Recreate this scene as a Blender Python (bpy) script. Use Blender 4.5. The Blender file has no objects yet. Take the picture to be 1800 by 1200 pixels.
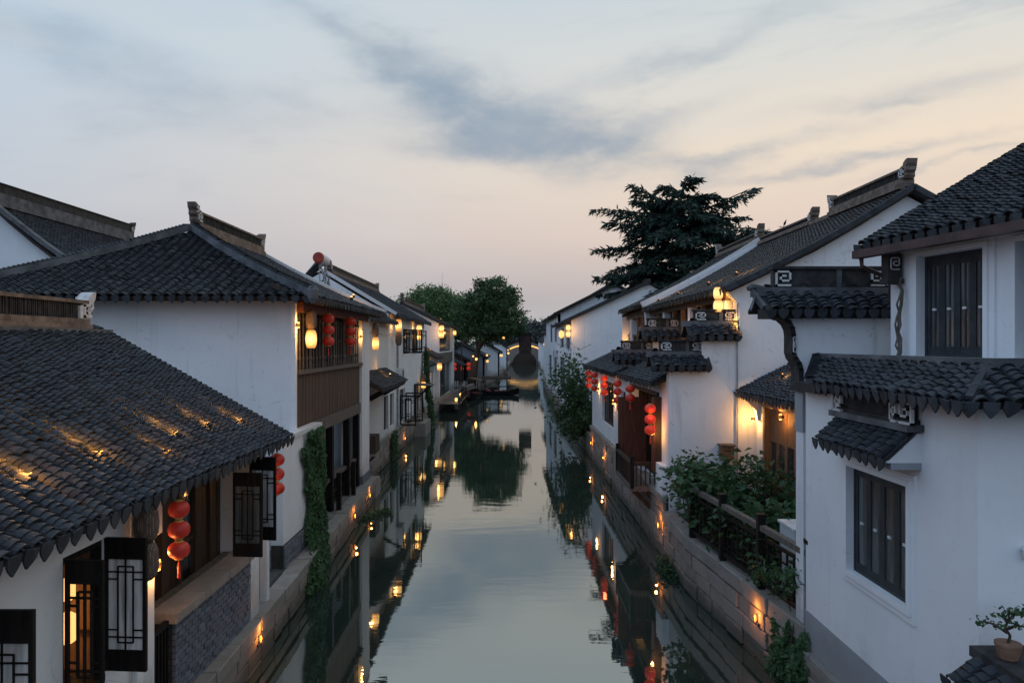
import bpy, bmesh, math, random
import numpy as np
from mathutils import Vector, Matrix, noise as mnoise
random.seed(7); RNG = np.random.default_rng(7)
SC = bpy.context.scene
COL = SC.collection
R = math.radians

# ------------------------------------------------------------------ camera
CAM = Vector((0.0, 0.0, 5.2))            # eye height above the water
cam_d = bpy.data.cameras.new('camera'); cam = bpy.data.objects.new('camera', cam_d); COL.objects.link(cam)
cam.location = CAM; cam.rotation_euler = (R(90), 0, 0)
cam_d.sensor_width = 36.0; cam_d.lens = 26.0
cam_d.shift_x = 10/1800; cam_d.shift_y = 5/1800
cam_d.clip_start = 0.05; cam_d.clip_end = 3000
SC.camera = cam
SC.view_settings.view_transform = 'Standard'; SC.view_settings.look = 'None'
SC.view_settings.exposure = 0.16; SC.view_settings.gamma = 1.0
SC.view_settings.use_curve_mapping = False
SC.cycles.use_denoising = True
SC.cycles.max_bounces = 6; SC.cycles.diffuse_bounces = 3; SC.cycles.glossy_bounces = 3
SC.cycles.transparent_max_bounces = 6; SC.cycles.sample_clamp_indirect = 4.0
SC.cycles.caustics_reflective = False; SC.cycles.caustics_refractive = False

# ------------------------------------------------------------------ dusk sky
SUN_EL, SUN_AZ = 2.0, 55.0               # degrees; azimuth clockwise from +Y (to the right of the view)
world = bpy.data.worlds.new('World'); SC.world = world; world.use_nodes = True
wt = world.node_tree; wt.nodes.clear()
class NT:
    """tiny node-tree writer"""
    def __init__(s, tree): s.t = tree; s.n = tree.nodes; s.l = tree.links
    def node(s, typ, **kw):
        n = s.n.new(typ)
        for k, v in kw.items(): setattr(n, k, v)
        return n
    def put(s, sock, val):
        if isinstance(val, (int, float)): sock.default_value = val
        elif isinstance(val, (tuple, list)):
            val = tuple(val)
            if len(sock.default_value) == 4 and len(val) == 3: val = val + (1,)
            sock.default_value = val
        else: s.l.new(val, sock)
    def math(s, op, a, b=0.0, c=None, clamp=False):
        n = s.node('ShaderNodeMath', operation=op, use_clamp=clamp)
        s.put(n.inputs[0], a); s.put(n.inputs[1], b)
        if c is not None: s.put(n.inputs[2], c)
        return n.outputs[0]
    def smooth(s, x, lo, hi):
        n = s.node('ShaderNodeMapRange', interpolation_type='SMOOTHSTEP')
        s.put(n.inputs['Value'], x); s.put(n.inputs['From Min'], lo); s.put(n.inputs['From Max'], hi)
        return n.outputs[0]
    def maprange(s, x, lo, hi, a, b):
        n = s.node('ShaderNodeMapRange'); n.clamp = True
        s.put(n.inputs['Value'], x); s.put(n.inputs['From Min'], lo); s.put(n.inputs['From Max'], hi)
        s.put(n.inputs['To Min'], a); s.put(n.inputs['To Max'], b)
        return n.outputs[0]
    def mix(s, f, a, b, mode='MIX'):
        n = s.node('ShaderNodeMix', data_type='RGBA', blend_type=mode)
        s.put(n.inputs[0], f); s.put(n.inputs[6], a); s.put(n.inputs[7], b)
        return n.outputs[2]
    def ramp(s, x, stops, interp='LINEAR'):
        n = s.node('ShaderNodeValToRGB'); cr = n.color_ramp; cr.interpolation = interp
        while len(cr.elements) < len(stops): cr.elements.new(0.5)
        for e, (p, c) in zip(cr.elements, stops):
            e.position = p; e.color = tuple(c) + ((1,) if len(c) == 3 else ())
        s.put(n.inputs[0], x); return n.outputs[0]
    def noise(s, vec, scale, detail=4, rough=0.5, dist=0.0, out=0):
        n = s.node('ShaderNodeTexNoise'); n.inputs['Scale'].default_value = scale
        n.inputs['Detail'].default_value = detail; n.inputs['Roughness'].default_value = rough
        n.inputs['Distortion'].default_value = dist
        if vec is not None: s.put(n.inputs['Vector'], vec)
        return n.outputs[out]
    def mapping(s, vec, loc=(0,0,0), rot=(0,0,0), scale=(1,1,1)):
        n = s.node('ShaderNodeMapping'); s.put(n.inputs[0], vec)
        n.inputs['Location'].default_value = loc; n.inputs['Rotation'].default_value = rot; n.inputs['Scale'].default_value = scale
        return n.outputs[0]
def srgb(r, g, b):
    f = lambda c: (c/255/12.92) if c/255 <= 0.04045 else ((c/255+0.055)/1.055)**2.4
    return (f(r), f(g), f(b))

w = NT(wt)
gen = w.node('ShaderNodeTexCoord').outputs['Generated']
sep = w.node('ShaderNodeSeparateXYZ'); w.l.new(gen, sep.inputs[0])
dx, dy, dz = sep.outputs
az = w.math('ARCTAN2', dx, dy)                    # azimuth, 0 straight down the canal, positive to the right
el = w.math('ARCSINE', dz)
# elevation gradients for the cool side and for the sunset side
elc = w.math('MAXIMUM', el, 0.0)
cool = w.ramp(w.math('DIVIDE', elc, 1.2), [(0.0, srgb(166,168,177)), (0.06, srgb(181,184,194)), (0.16, srgb(195,203,213)),
      (0.30, srgb(190,208,224)), (0.45, srgb(186,206,224)), (1.0, srgb(188,207,226))])
warm = w.ramp(w.math('DIVIDE', elc, 1.2), [(0.0, srgb(172,168,173)), (0.05, srgb(190,181,180)), (0.12, srgb(228,207,193)),
      (0.20, srgb(240,223,203)), (0.29, srgb(222,221,215)), (0.40, srgb(198,212,221)), (1.0, srgb(188,207,226))])
aw = w.math('COSINE', w.math('SUBTRACT', az, R(SUN_AZ - 5)))
wf = w.smooth(aw, -0.05, 0.98)
sky = w.mix(wf, cool, warm)
# the sky away from the sunset is brightened and bluer, to light the walls
back = w.smooth(aw, -0.9, 0.25)
sky = w.mix(back, w.mix(1.0, sky, (0.94, 1.10, 1.36), 'MULTIPLY'), sky)
# ---- clouds: soft slate streaks, ragged by noise in direction space
uv = w.node('ShaderNodeCombineXYZ'); w.put(uv.inputs[0], az); w.put(uv.inputs[1], el)
wn = w.node('ShaderNodeTexNoise'); w.put(wn.inputs['Vector'], w.mapping(uv.outputs[0], scale=(5.0, 11.0, 1)))
wn.inputs['Scale'].default_value = 1.0; wn.inputs['Detail'].default_value = 5; wn.inputs['Roughness'].default_value = 0.6
wsep = w.node('ShaderNodeSeparateColor'); w.l.new(wn.outputs['Color'], wsep.inputs[0])
cu = w.math('ADD', az, w.math('MULTIPLY', w.math('SUBTRACT', wsep.outputs[0], 0.5), 0.15))
cv = w.math('ADD', el, w.math('MULTIPLY', w.math('SUBTRACT', wsep.outputs[1], 0.5), 0.085))
def blob(px, py, ax, ay, rot, amp):
    """soft elliptical cloud body centred on a direction of the sky"""
    u0 = math.atan((px-890)/1300); v0 = math.atan((605-py)/1300*math.cos(u0))
    c, s_ = math.cos(R(rot)), math.sin(R(rot))
    du = w.math('SUBTRACT', cu, u0); dv = w.math('SUBTRACT', cv, v0)
    a = w.math('DIVIDE', w.math('ADD', w.math('MULTIPLY', du, c), w.math('MULTIPLY', dv, s_)), ax/1300)
    b = w.math('DIVIDE', w.math('SUBTRACT', w.math('MULTIPLY', dv, c), w.math('MULTIPLY', du, s_)), ay/1300)
    d = w.math('ADD', w.math('MULTIPLY', a, a), w.math('MULTIPLY', b, b))
    return w.math('MULTIPLY', w.math('EXPONENT', w.math('MULTIPLY', d, -1.0)), amp)
cl = None
for bl in [(700,110,130,22,-24,.75), (790,165,110,38,-22,.85), (890,225,150,46,-12,1.0), (1020,240,110,30,-4,.9),
           (830,262,90,26,-5,.55), (1130,215,110,14,12,.40), (180,110,220,40,-14,.20), (420,170,200,26,-6,.12),
           (1250,296,40,16,0,.62), (1290,262,170,11,5,.38), (1480,285,170,9,3,.40), (1620,150,150,14,4,.22),
           (1220,90,260,18,14,.26), (1540,185,70,9,2,.28), (620,60,180,14,-22,.2), (60,40,160,30,-8,.12), (1700,285,120,6,4,.3)]:
    bb = blob(*bl); cl = bb if cl is None else w.math('ADD', cl, bb)
wisp = w.noise(w.mapping(uv.outputs[0], rot=(0, 0, R(-14)), scale=(2.2, 9.0, 1)), 1.6, 5, 0.62, 0.6)
wisp_m = w.math('MULTIPLY', w.smooth(wisp, 0.50, 0.78), w.smooth(el, 0.10, 0.30))
cl = w.math('ADD', cl, w.math('MULTIPLY', wisp_m, 0.26))
ragged = w.noise(w.mapping(uv.outputs[0], scale=(9, 20, 1)), 1.3, 4, 0.6)
cl = w.math('MULTIPLY', cl, w.maprange(ragged, 0.32, 0.68, 0.45, 1.25))
cl = w.math('SUBTRACT', 1.0, w.math('EXPONENT', w.math('MULTIPLY', cl, -1.7)))
slate = w.mix(0.25, srgb(142,163,184), w.mix(1.0, sky, srgb(190,200,214), 'MULTIPLY'))
sky = w.mix(w.math('MULTIPLY', cl, 1.0), sky, slate)
# high light veils
veil = w.noise(w.mapping(uv.outputs[0], loc=(3.1, 1.7, 0), rot=(0, 0, R(-20)), scale=(1.6, 5.0, 1)), 1.5, 3, 0.55)
sky = w.mix(w.math('MULTIPLY', w.smooth(veil, 0.48, 0.75), 0.35), sky, srgb(214,218,218))
# physical twilight sky mixed in lightly
nish = w.node('ShaderNodeTexSky', sky_type='NISHITA'); nish.sun_disc = False
nish.sun_elevation = R(SUN_EL); nish.sun_rotation = R(SUN_AZ); nish.air_density = 1.0; nish.dust_density = 2.0
nsc = w.mix(1.0, nish.outputs[0], (0.10, 0.10, 0.10), 'MULTIPLY')
sky = w.mix(0.04, sky, nsc)
# below the horizon: dull land
sky = w.mix(w.smooth(dz, -0.03, 0.0), srgb(70,72,76), sky)
bg = w.node('ShaderNodeBackground'); w.l.new(sky, bg.inputs[0]); bg.inputs[1].default_value = 0.92
world.cycles.sampling_method = 'MANUAL'; world.cycles.sample_map_resolution = 256
wo = w.node('ShaderNodeOutputWorld'); w.l.new(bg.outputs[0], wo.inputs[0])

# the last of the sun: a faint, very soft glow from the right, low over the roofs
sun_d = bpy.data.lights.new('sun', 'SUN'); sun = bpy.data.objects.new('sun', sun_d); COL.objects.link(sun)
sun_d.energy = 0.12; sun_d.angle = R(25); sun_d.color = (1.0, 0.80, 0.62)
sd = Vector((math.sin(R(SUN_AZ))*math.cos(R(8)), math.cos(R(SUN_AZ))*math.cos(R(8)), math.sin(R(8))))
sun.rotation_euler = sd.to_track_quat('Z', 'Y').to_euler(); sun.location = (60, 40, 30)

# ------------------------------------------------------------------ materials
MATS = {}
def mat(name):
    m = bpy.data.materials.new(name); m.use_nodes = True
    t = NT(m.node_tree); p = m.node_tree.nodes['Principled BSDF']
    MATS[name] = m
    return m, t, p
def pos(t): return t.node('ShaderNodeNewGeometry').outputs['Position']
def bump(t, p, h, strength=0.3, dist=0.02):
    b = t.node('ShaderNodeBump'); b.inputs['Strength'].default_value = strength; b.inputs['Distance'].default_value = dist
    t.put(b.inputs['Height'], h); t.l.new(b.outputs[0], p.inputs['Normal'])
def simple(name, c1, c2, scale=3.0, rough=0.7, bs=0.25, bscale=40, detail=6, spec=0.3, stretch=(1,1,1)):
    m, t, p = mat(name)
    P = t.mapping(pos(t), scale=stretch)
    n = t.noise(P, scale, detail, 0.6)
    t.put(p.inputs['Base Color'], t.mix(t.smooth(n, 0.3, 0.7), c1, c2))
    p.inputs['Roughness'].default_value = rough; p.inputs['Specular IOR Level'].default_value = spec
    if bs: bump(t, p, t.noise(P, bscale, 4, 0.6), bs, 0.01)
    return m
def plaster(name, base, dirt=0.5):
    """lime-washed wall: soft mottling, rain streaks, damp grey blotches"""
    m, t, p = mat(name)
    P = pos(t)
    big = t.noise(P, 0.55, 5, 0.6)
    streak = t.noise(t.mapping(P, scale=(5.5, 5.5, 0.42)), 1.0, 6, 0.62)
    spots = t.noise(P, 2.7, 8, 0.68)
    fine = t.noise(P, 14.0, 6, 0.6)
    c = t.mix(t.smooth(big, 0.35, 0.75), base, tuple(x*0.90 for x in base))
    c = t.mix(t.math('MULTIPLY', t.smooth(streak, 0.54, 0.82), 0.45*dirt), c, (0.30, 0.30, 0.30))
    c = t.mix(t.math('MULTIPLY', t.smooth(spots, 0.60, 0.74), 0.42*dirt), c, (0.24, 0.24, 0.25))
    c = t.mix(t.math('MULTIPLY', t.smooth(fine, 0.56, 0.80), 0.22*dirt), c, (0.36, 0.35, 0.33))
    sz = t.node('ShaderNodeSeparateXYZ'); t.l.new(P, sz.inputs[0])      # damp rising out of the quay
    damp = t.smooth(t.math('ADD', sz.outputs[2], t.math('MULTIPLY', t.noise(P, 1.6, 6, 0.65), -1.6)), 0.9, 0.05)
    c = t.mix(t.math('MULTIPLY', damp, 0.55*min(1.0, dirt)), c, (0.22, 0.215, 0.19))
    hair = t.noise(t.mapping(P, rot=(0.3, 0.5, 0.2), scale=(1, 1, 1.6)), 0.9, 3, 0.5, 1.2)
    line = t.math('MULTIPLY', t.smooth(t.math('ABSOLUTE', t.math('SUBTRACT', hair, 0.5)), 0.006, 0.0), t.smooth(spots, 0.46, 0.62))
    c = t.mix(t.math('MULTIPLY', line, 0.45*dirt), c, (0.25, 0.25, 0.25))
    t.put(p.inputs['Base Color'], c)
    p.inputs['Roughness'].default_value = 0.88; p.inputs['Specular IOR Level'].default_value = 0.2
    h = t.math('ADD', t.math('MULTIPLY', t.noise(P, 3.0, 5, 0.6), 1.0), t.math('MULTIPLY', t.noise(P, 45, 4, 0.6), 0.25))
    bump(t, p, h, 0.30, 0.012)
    return m
plaster('plaster', (0.80, 0.80, 0.80), 1.0)
plaster('plaster_clean', (0.83, 0.83, 0.83), 0.5)
plaster('plaster_old', (0.70, 0.69, 0.67), 1.6)
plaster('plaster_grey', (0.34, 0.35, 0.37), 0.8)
def tile_mat(name, dark, mid, brown, amt=0.4):
    m, t, p = mat(name)
    P = pos(t)
    v = t.node('ShaderNodeTexVoronoi'); v.inputs['Scale'].default_value = 6.5; t.put(v.inputs['Vector'], P)
    sc = t.node('ShaderNodeSeparateColor'); t.l.new(v.outputs['Color'], sc.inputs[0])
    oi = t.node('ShaderNodeObjectInfo').outputs['Random']
    n1 = t.noise(P, 1.3, 5, 0.6); n2 = t.noise(P, 22, 6, 0.65)
    c = t.mix(t.math('ADD', t.math('MULTIPLY', sc.outputs[0], 0.7), t.math('MULTIPLY', oi, 0.3)), dark, mid)
    c = t.mix(t.math('MULTIPLY', t.smooth(n1, 0.48, 0.70), amt), c, brown)
    c = t.mix(t.math('MULTIPLY', t.smooth(n2, 0.56, 0.72), 0.50), c, (0.125, 0.127, 0.125))
    c = t.mix(t.math('MULTIPLY', t.smooth(t.noise(P, 5.0, 6, 0.7), 0.60, 0.75), 0.45), c, (0.040, 0.050, 0.026))
    t.put(p.inputs['Base Color'], c)
    t.put(p.inputs['Roughness'], t.maprange(n2, 0.3, 0.7, 0.55, 0.85)); p.inputs['Specular IOR Level'].default_value = 0.35
    bump(t, p, t.noise(P, 60, 4, 0.6), 0.35, 0.006)
    return m
tile_mat('tile', (0.012, 0.014, 0.018), (0.052, 0.057, 0.066), (0.050, 0.044, 0.036), 0.25)
tile_mat('tile_lip', (0.014, 0.016, 0.020), (0.046, 0.050, 0.058), (0.050, 0.045, 0.036), 0.25)  # lip tone carries the sky light that tile edges catch
tile_mat('tile_brown', (0.018, 0.017, 0.016), (0.056, 0.052, 0.047), (0.062, 0.045, 0.030), 0.45)
simple('ridge_clay', (0.10, 0.075, 0.058), (0.23, 0.18, 0.145), 5, 0.85, 0.4, 30)
simple('ridge_dark', (0.020, 0.020, 0.021), (0.055, 0.051, 0.048), 6, 0.8, 0.4, 30)
simple('carved', (0.50, 0.49, 0.47), (0.74, 0.72, 0.69), 9, 0.85, 0.4, 40)
simple('mortar', (0.065, 0.068, 0.072), (0.16, 0.16, 0.165), 2.4, 0.9, 0.5, 18)
simple('wood_black', (0.006, 0.005, 0.005), (0.018, 0.014, 0.012), 6, 0.55, 0.3, 60, spec=0.15, stretch=(3, 3, 0.3))
simple('wood_dark', (0.024, 0.015, 0.010), (0.060, 0.036, 0.024), 6, 0.6, 0.3, 60, stretch=(3, 3, 0.3))
simple('wood_brown', (0.060, 0.036, 0.024), (0.125, 0.078, 0.052), 5, 0.65, 0.35, 60, stretch=(4, 4, 0.3))
simple('wood_grey', (0.085, 0.070, 0.058), (0.17, 0.14, 0.115), 5, 0.75, 0.4, 50, stretch=(4, 4, 0.4))
simple('wood_red', (0.085, 0.026, 0.016), (0.16, 0.058, 0.034), 5, 0.6, 0.3, 60, stretch=(4, 4, 0.4))
simple('wood_warm', (0.15, 0.075, 0.035), (0.27, 0.145, 0.075), 5, 0.6, 0.3, 60, stretch=(4, 4, 0.4))
simple('slate_paint', (0.022, 0.025, 0.028), (0.040, 0.045, 0.049), 5, 0.55, 0.2, 60)
def stone_mat(name, a, b, c3, alg=True):
    m, t, p = mat(name)
    P = pos(t); oi = t.node('ShaderNodeObjectInfo').outputs['Random']
    n1 = t.noise(P, 2.2, 7, 0.65); n2 = t.noise(P, 26, 6, 0.7)
    c = t.mix(oi, a, b); c = t.mix(t.smooth(n1, 0.38, 0.66), c, c3)
    c = t.mix(t.math('MULTIPLY', t.smooth(n2, 0.50, 0.72), 0.45), c, (0.055, 0.050, 0.045))
    if alg:                                     # damp and algae just above the water line
        s = t.node('ShaderNodeSeparateXYZ'); t.l.new(P, s.inputs[0])
        wet = t.smooth(t.math('ADD', s.outputs[2], t.math('MULTIPLY', t.noise(P, 1.7, 5, 0.6), -0.5)), 0.18, -0.12)
        c = t.mix(t.math('MULTIPLY', wet, 0.8), c, (0.045, 0.042, 0.028))
    t.put(p.inputs['Base Color'], c); p.inputs['Roughness'].default_value = 0.82
    bump(t, p, t.math('ADD', n1, t.math('MULTIPLY', n2, 0.6)), 0.7, 0.02)
    return m
stone_mat('stone', (0.200, 0.155, 0.125), (0.330, 0.270, 0.225), (0.240, 0.210, 0.185))
stone_mat('coping', (0.235, 0.210, 0.180), (0.300, 0.270, 0.235), (0.210, 0.190, 0.165), False)
stone_mat('paving', (0.170, 0.160, 0.150), (0.230, 0.220, 0.210), (0.140, 0.130, 0.120), False)
stone_mat('brick_blue', (0.085, 0.095, 0.118), (0.185, 0.195, 0.225), (0.140, 0.145, 0.165), False)
stone_mat('brick_red', (0.120, 0.075, 0.058), (0.190, 0.130, 0.105), (0.110, 0.085, 0.075), False)
stone_mat('ledge', (0.30, 0.235, 0.19), (0.38, 0.31, 0.26), (0.26, 0.215, 0.18), False)
simple('joint', (0.030, 0.027, 0.024), (0.055, 0.050, 0.045), 4, 0.95, 0.4, 30)
simple('metal_dark', (0.020, 0.020, 0.022), (0.045, 0.045, 0.048), 5, 0.45, 0.1, 40)
simple('metal_grey', (0.20, 0.21, 0.22), (0.36, 0.37, 0.38), 5, 0.45, 0.1, 40)
simple('white_metal', (0.55, 0.56, 0.57), (0.68, 0.69, 0.70), 5, 0.45, 0.1, 40)
simple('gutter_brown', (0.045, 0.026, 0.024), (0.090, 0.052, 0.046), 5, 0.45, 0.1, 40)
simple('pot', (0.16, 0.085, 0.052), (0.26, 0.15, 0.10), 8, 0.8, 0.3, 40)
simple('soil', (0.030, 0.024, 0.018), (0.07, 0.055, 0.04), 9, 0.95, 0.6, 30)
simple('bark', (0.035, 0.026, 0.020), (0.090, 0.068, 0.052), 7, 0.9, 0.6, 25, stretch=(2, 2, 0.5))
simple('cloth_brown', (0.055, 0.035, 0.030), (0.095, 0.062, 0.052), 4, 0.85, 0.2, 60)
simple('earth', (0.060, 0.056, 0.050), (0.12, 0.11, 0.10), 0.7, 0.95, 0.4, 9)
simple('cap_red', (0.30, 0.035, 0.022), (0.40, 0.055, 0.035), 5, 0.45, 0.1, 30)
simple('cloth_pink', (0.30, 0.05, 0.06), (0.48, 0.12, 0.13), 4, 0.8, 0.1, 30)
simple('gold', (0.50, 0.30, 0.08), (0.68, 0.44, 0.14), 12, 0.35, 0.1, 40, spec=0.6)
def leaf_mat(name, a, b, back=0.25):
    m, t, p = mat(name)
    P = pos(t); wn_ = t.node('ShaderNodeTexWhiteNoise'); wn_.noise_dimensions = '3D'
    rr = t.node('ShaderNodeNewGeometry').outputs['Random Per Island']
    n1 = t.noise(P, 0.9, 4, 0.6)
    c = t.mix(t.math('ADD', t.math('MULTIPLY', rr, 0.6), t.math('MULTIPLY', t.smooth(n1, 0.3, 0.7), 0.4)), a, b)
    t.put(p.inputs['Base Color'], c); p.inputs['Roughness'].default_value = 0.55; p.inputs['Specular IOR Level'].default_value = 0.3
    tr = t.node('ShaderNodeBsdfTranslucent'); t.put(tr.inputs[0], c)
    mx = t.node('ShaderNodeMixShader'); mx.inputs[0].default_value = back
    out = m.node_tree.nodes['Material Output']
    t.l.new(p.outputs[0], mx.inputs[1]); t.l.new(tr.outputs[0], mx.inputs[2]); t.l.new(mx.outputs[0], out.inputs[0])
    return m
leaf_mat('leaf_camphor', (0.036, 0.076, 0.032), (0.120, 0.185, 0.075))
leaf_mat('leaf_pale', (0.075, 0.150, 0.055), (0.170, 0.250, 0.100))
leaf_mat('leaf_cedar', (0.012, 0.030, 0.022), (0.040, 0.070, 0.050), 0.1)
leaf_mat('leaf_ivy', (0.022, 0.060, 0.022), (0.085, 0.160, 0.060))
leaf_mat('leaf_bush', (0.020, 0.055, 0.020), (0.080, 0.150, 0.060))
leaf_mat('leaf_far', (0.060, 0.078, 0.072), (0.095, 0.115, 0.100), 0.1)  # lighter and bluish: distance haze put into the leaf colour
def glass_mat(name, tint, rough=0.08):
    m, t, p = mat(name)
    P = pos(t); n = t.noise(t.mapping(P, scale=(6, 6, 0.6)), 1.5, 4)
    t.put(p.inputs['Base Color'], t.mix(t.smooth(n, 0.4, 0.65), tint, tuple(x*2.4 for x in tint)))
    p.inputs['Roughness'].default_value = rough; p.inputs['Specular IOR Level'].default_value = 0.5
    bump(t, p, t.noise(P, 2.5, 2), 0.05, 0.02)
    return m
glass_mat('glass', (0.020, 0.024, 0.026))
glass_mat('glass_grey', (0.055, 0.062, 0.062), 0.22)
glass_mat('paper', (0.36, 0.34, 0.32), 0.8)
def emit(name, col, st, base=None):
    m, t, p = mat(name)
    p.inputs['Base Color'].default_value = tuple(base or col) + (1,)
    p.inputs['Emission Color'].default_value = tuple(col) + (1,); p.inputs['Emission Strength'].default_value = st
    p.inputs['Roughness'].default_value = 0.6
    return m
WARM = (1.0, 0.47, 0.12)
emit('bulb', (1.0, 0.55, 0.12), 3.0)
emit('bulb_soft', (1.0, 0.55, 0.17), 1.2)
emit('bulb_orange', (1.0, 0.34, 0.05), 1.1)
emit('lit_strip', (1.0, 0.50, 0.12), 1.3)
emit('lit_room', (1.0, 0.50, 0.20), 0.55)
def lantern_mat(name, c_lit, c_rim, st):
    """woven shade lit from inside: brighter through its middle, darker weave"""
    m, t, p = mat(name)
    tc = t.node('ShaderNodeTexCoord').outputs['Object']
    s = t.node('ShaderNodeSeparateXYZ'); t.l.new(tc, s.inputs[0])
    fl = t.node('ShaderNodeTexWave'); fl.wave_type = 'BANDS'; fl.bands_direction = 'Z'; fl.inputs['Scale'].default_value = 14; fl.inputs['Distortion'].default_value = 1.0
    t.l.new(tc, fl.inputs['Vector'])
    k = t.maprange(fl.outputs['Fac'], 0, 1, 0.65, 1.0)
    az_ = t.math('ABSOLUTE', s.outputs[2]); k = t.math('MULTIPLY', k, t.maprange(az_, 0.04, 0.26, 1.0, 0.30))
    rimc = t.mix(t.smooth(az_, 0.02, 0.22), c_lit, c_rim)
    p.inputs['Base Color'].default_value = (0.45, 0.30, 0.14, 1)
    t.put(p.inputs['Emission Color'], rimc)
    t.put(p.inputs['Emission Strength'], t.math('MULTIPLY', k, st))
    return m
lantern_mat('lantern_lit', (1.0, 0.60, 0.20), (1.0, 0.38, 0.07), 1.7)
def red_mat(name, em):
    m, t, p = mat(name)
    n = t.noise(pos(t), 9, 4)
    t.put(p.inputs['Base Color'], t.mix(t.smooth(n, 0.35, 0.65), (0.42, 0.022, 0.012), (0.60, 0.045, 0.025)))
    p.inputs['Roughness'].default_value = 0.5
    p.inputs['Emission Color'].default_value = (1.0, 0.055, 0.02, 1); p.inputs['Emission Strength'].default_value = em
    return m
red_mat('lantern_red', 0.03); red_mat('lantern_red_lit', 0.22)
def weave_mat(name):
    m, t, p = mat(name)
    tc = t.node('ShaderNodeTexCoord').outputs['Object']
    v = t.node('ShaderNodeTexVoronoi'); v.inputs['Scale'].default_value = 46; v.inputs['Randomness'].default_value = 0.1; t.l.new(tc, v.inputs['Vector'])
    f = t.smooth(v.outputs['Distance'], 0.16, 0.34)
    t.put(p.inputs['Base Color'], t.mix(f, (0.46, 0.34, 0.25), (0.11, 0.072, 0.052)))
    p.inputs['Roughness'].default_value = 0.8; bump(t, p, v.outputs['Distance'], 0.5, 0.01)
    return m
weave_mat('weave')
# canal water: dark green, mirror-smooth with lazy ripples
m, t, p = mat('water')
P = pos(t)
r1 = t.noise(t.mapping(P, scale=(0.55, 1.9, 1)), 1.1, 3, 0.5, 0.4)
r2 = t.noise(t.mapping(P, scale=(2.0, 5.2, 1)), 1.5, 3, 0.55, 0.3)
amp = t.smooth(t.noise(P, 0.16, 3, 0.5), 0.35, 0.68)
h = t.math('ADD', t.math('MULTIPLY', r1, 1.0), t.math('MULTIPLY', r2, 0.30))
h = t.math('MULTIPLY', h, t.maprange(amp, 0, 1, 0.45, 1.25))
b_ = t.node('ShaderNodeBump'); b_.inputs['Strength'].default_value = 0.050; b_.inputs['Distance'].default_value = 0.055; t.put(b_.inputs['Height'], h)
gl = t.node('ShaderNodeBsdfGlossy'); gl.inputs['Roughness'].default_value = 0.015; gl.inputs['Color'].default_value = (0.93, 0.97, 0.95, 1)
t.l.new(b_.outputs[0], gl.inputs['Normal'])
df = t.node('ShaderNodeBsdfDiffuse')
t.put(df.inputs['Color'], t.mix(t.smooth(t.noise(P, 0.35, 4, 0.6), 0.35, 0.7), (0.018, 0.032, 0.026), (0.034, 0.044, 0.032)))
fr = t.node('ShaderNodeFresnel'); fr.inputs['IOR'].default_value = 4.3; t.l.new(b_.outputs[0], fr.inputs['Normal'])
mx = t.node('ShaderNodeMixShader'); t.l.new(fr.outputs[0], mx.inputs[0]); t.l.new(df.outputs[0], mx.inputs[1]); t.l.new(gl.outputs[0], mx.inputs[2])
t.l.new(mx.outputs[0], m.node_tree.nodes['Material Output'].inputs[0]); m.node_tree.nodes.remove(p)

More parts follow.
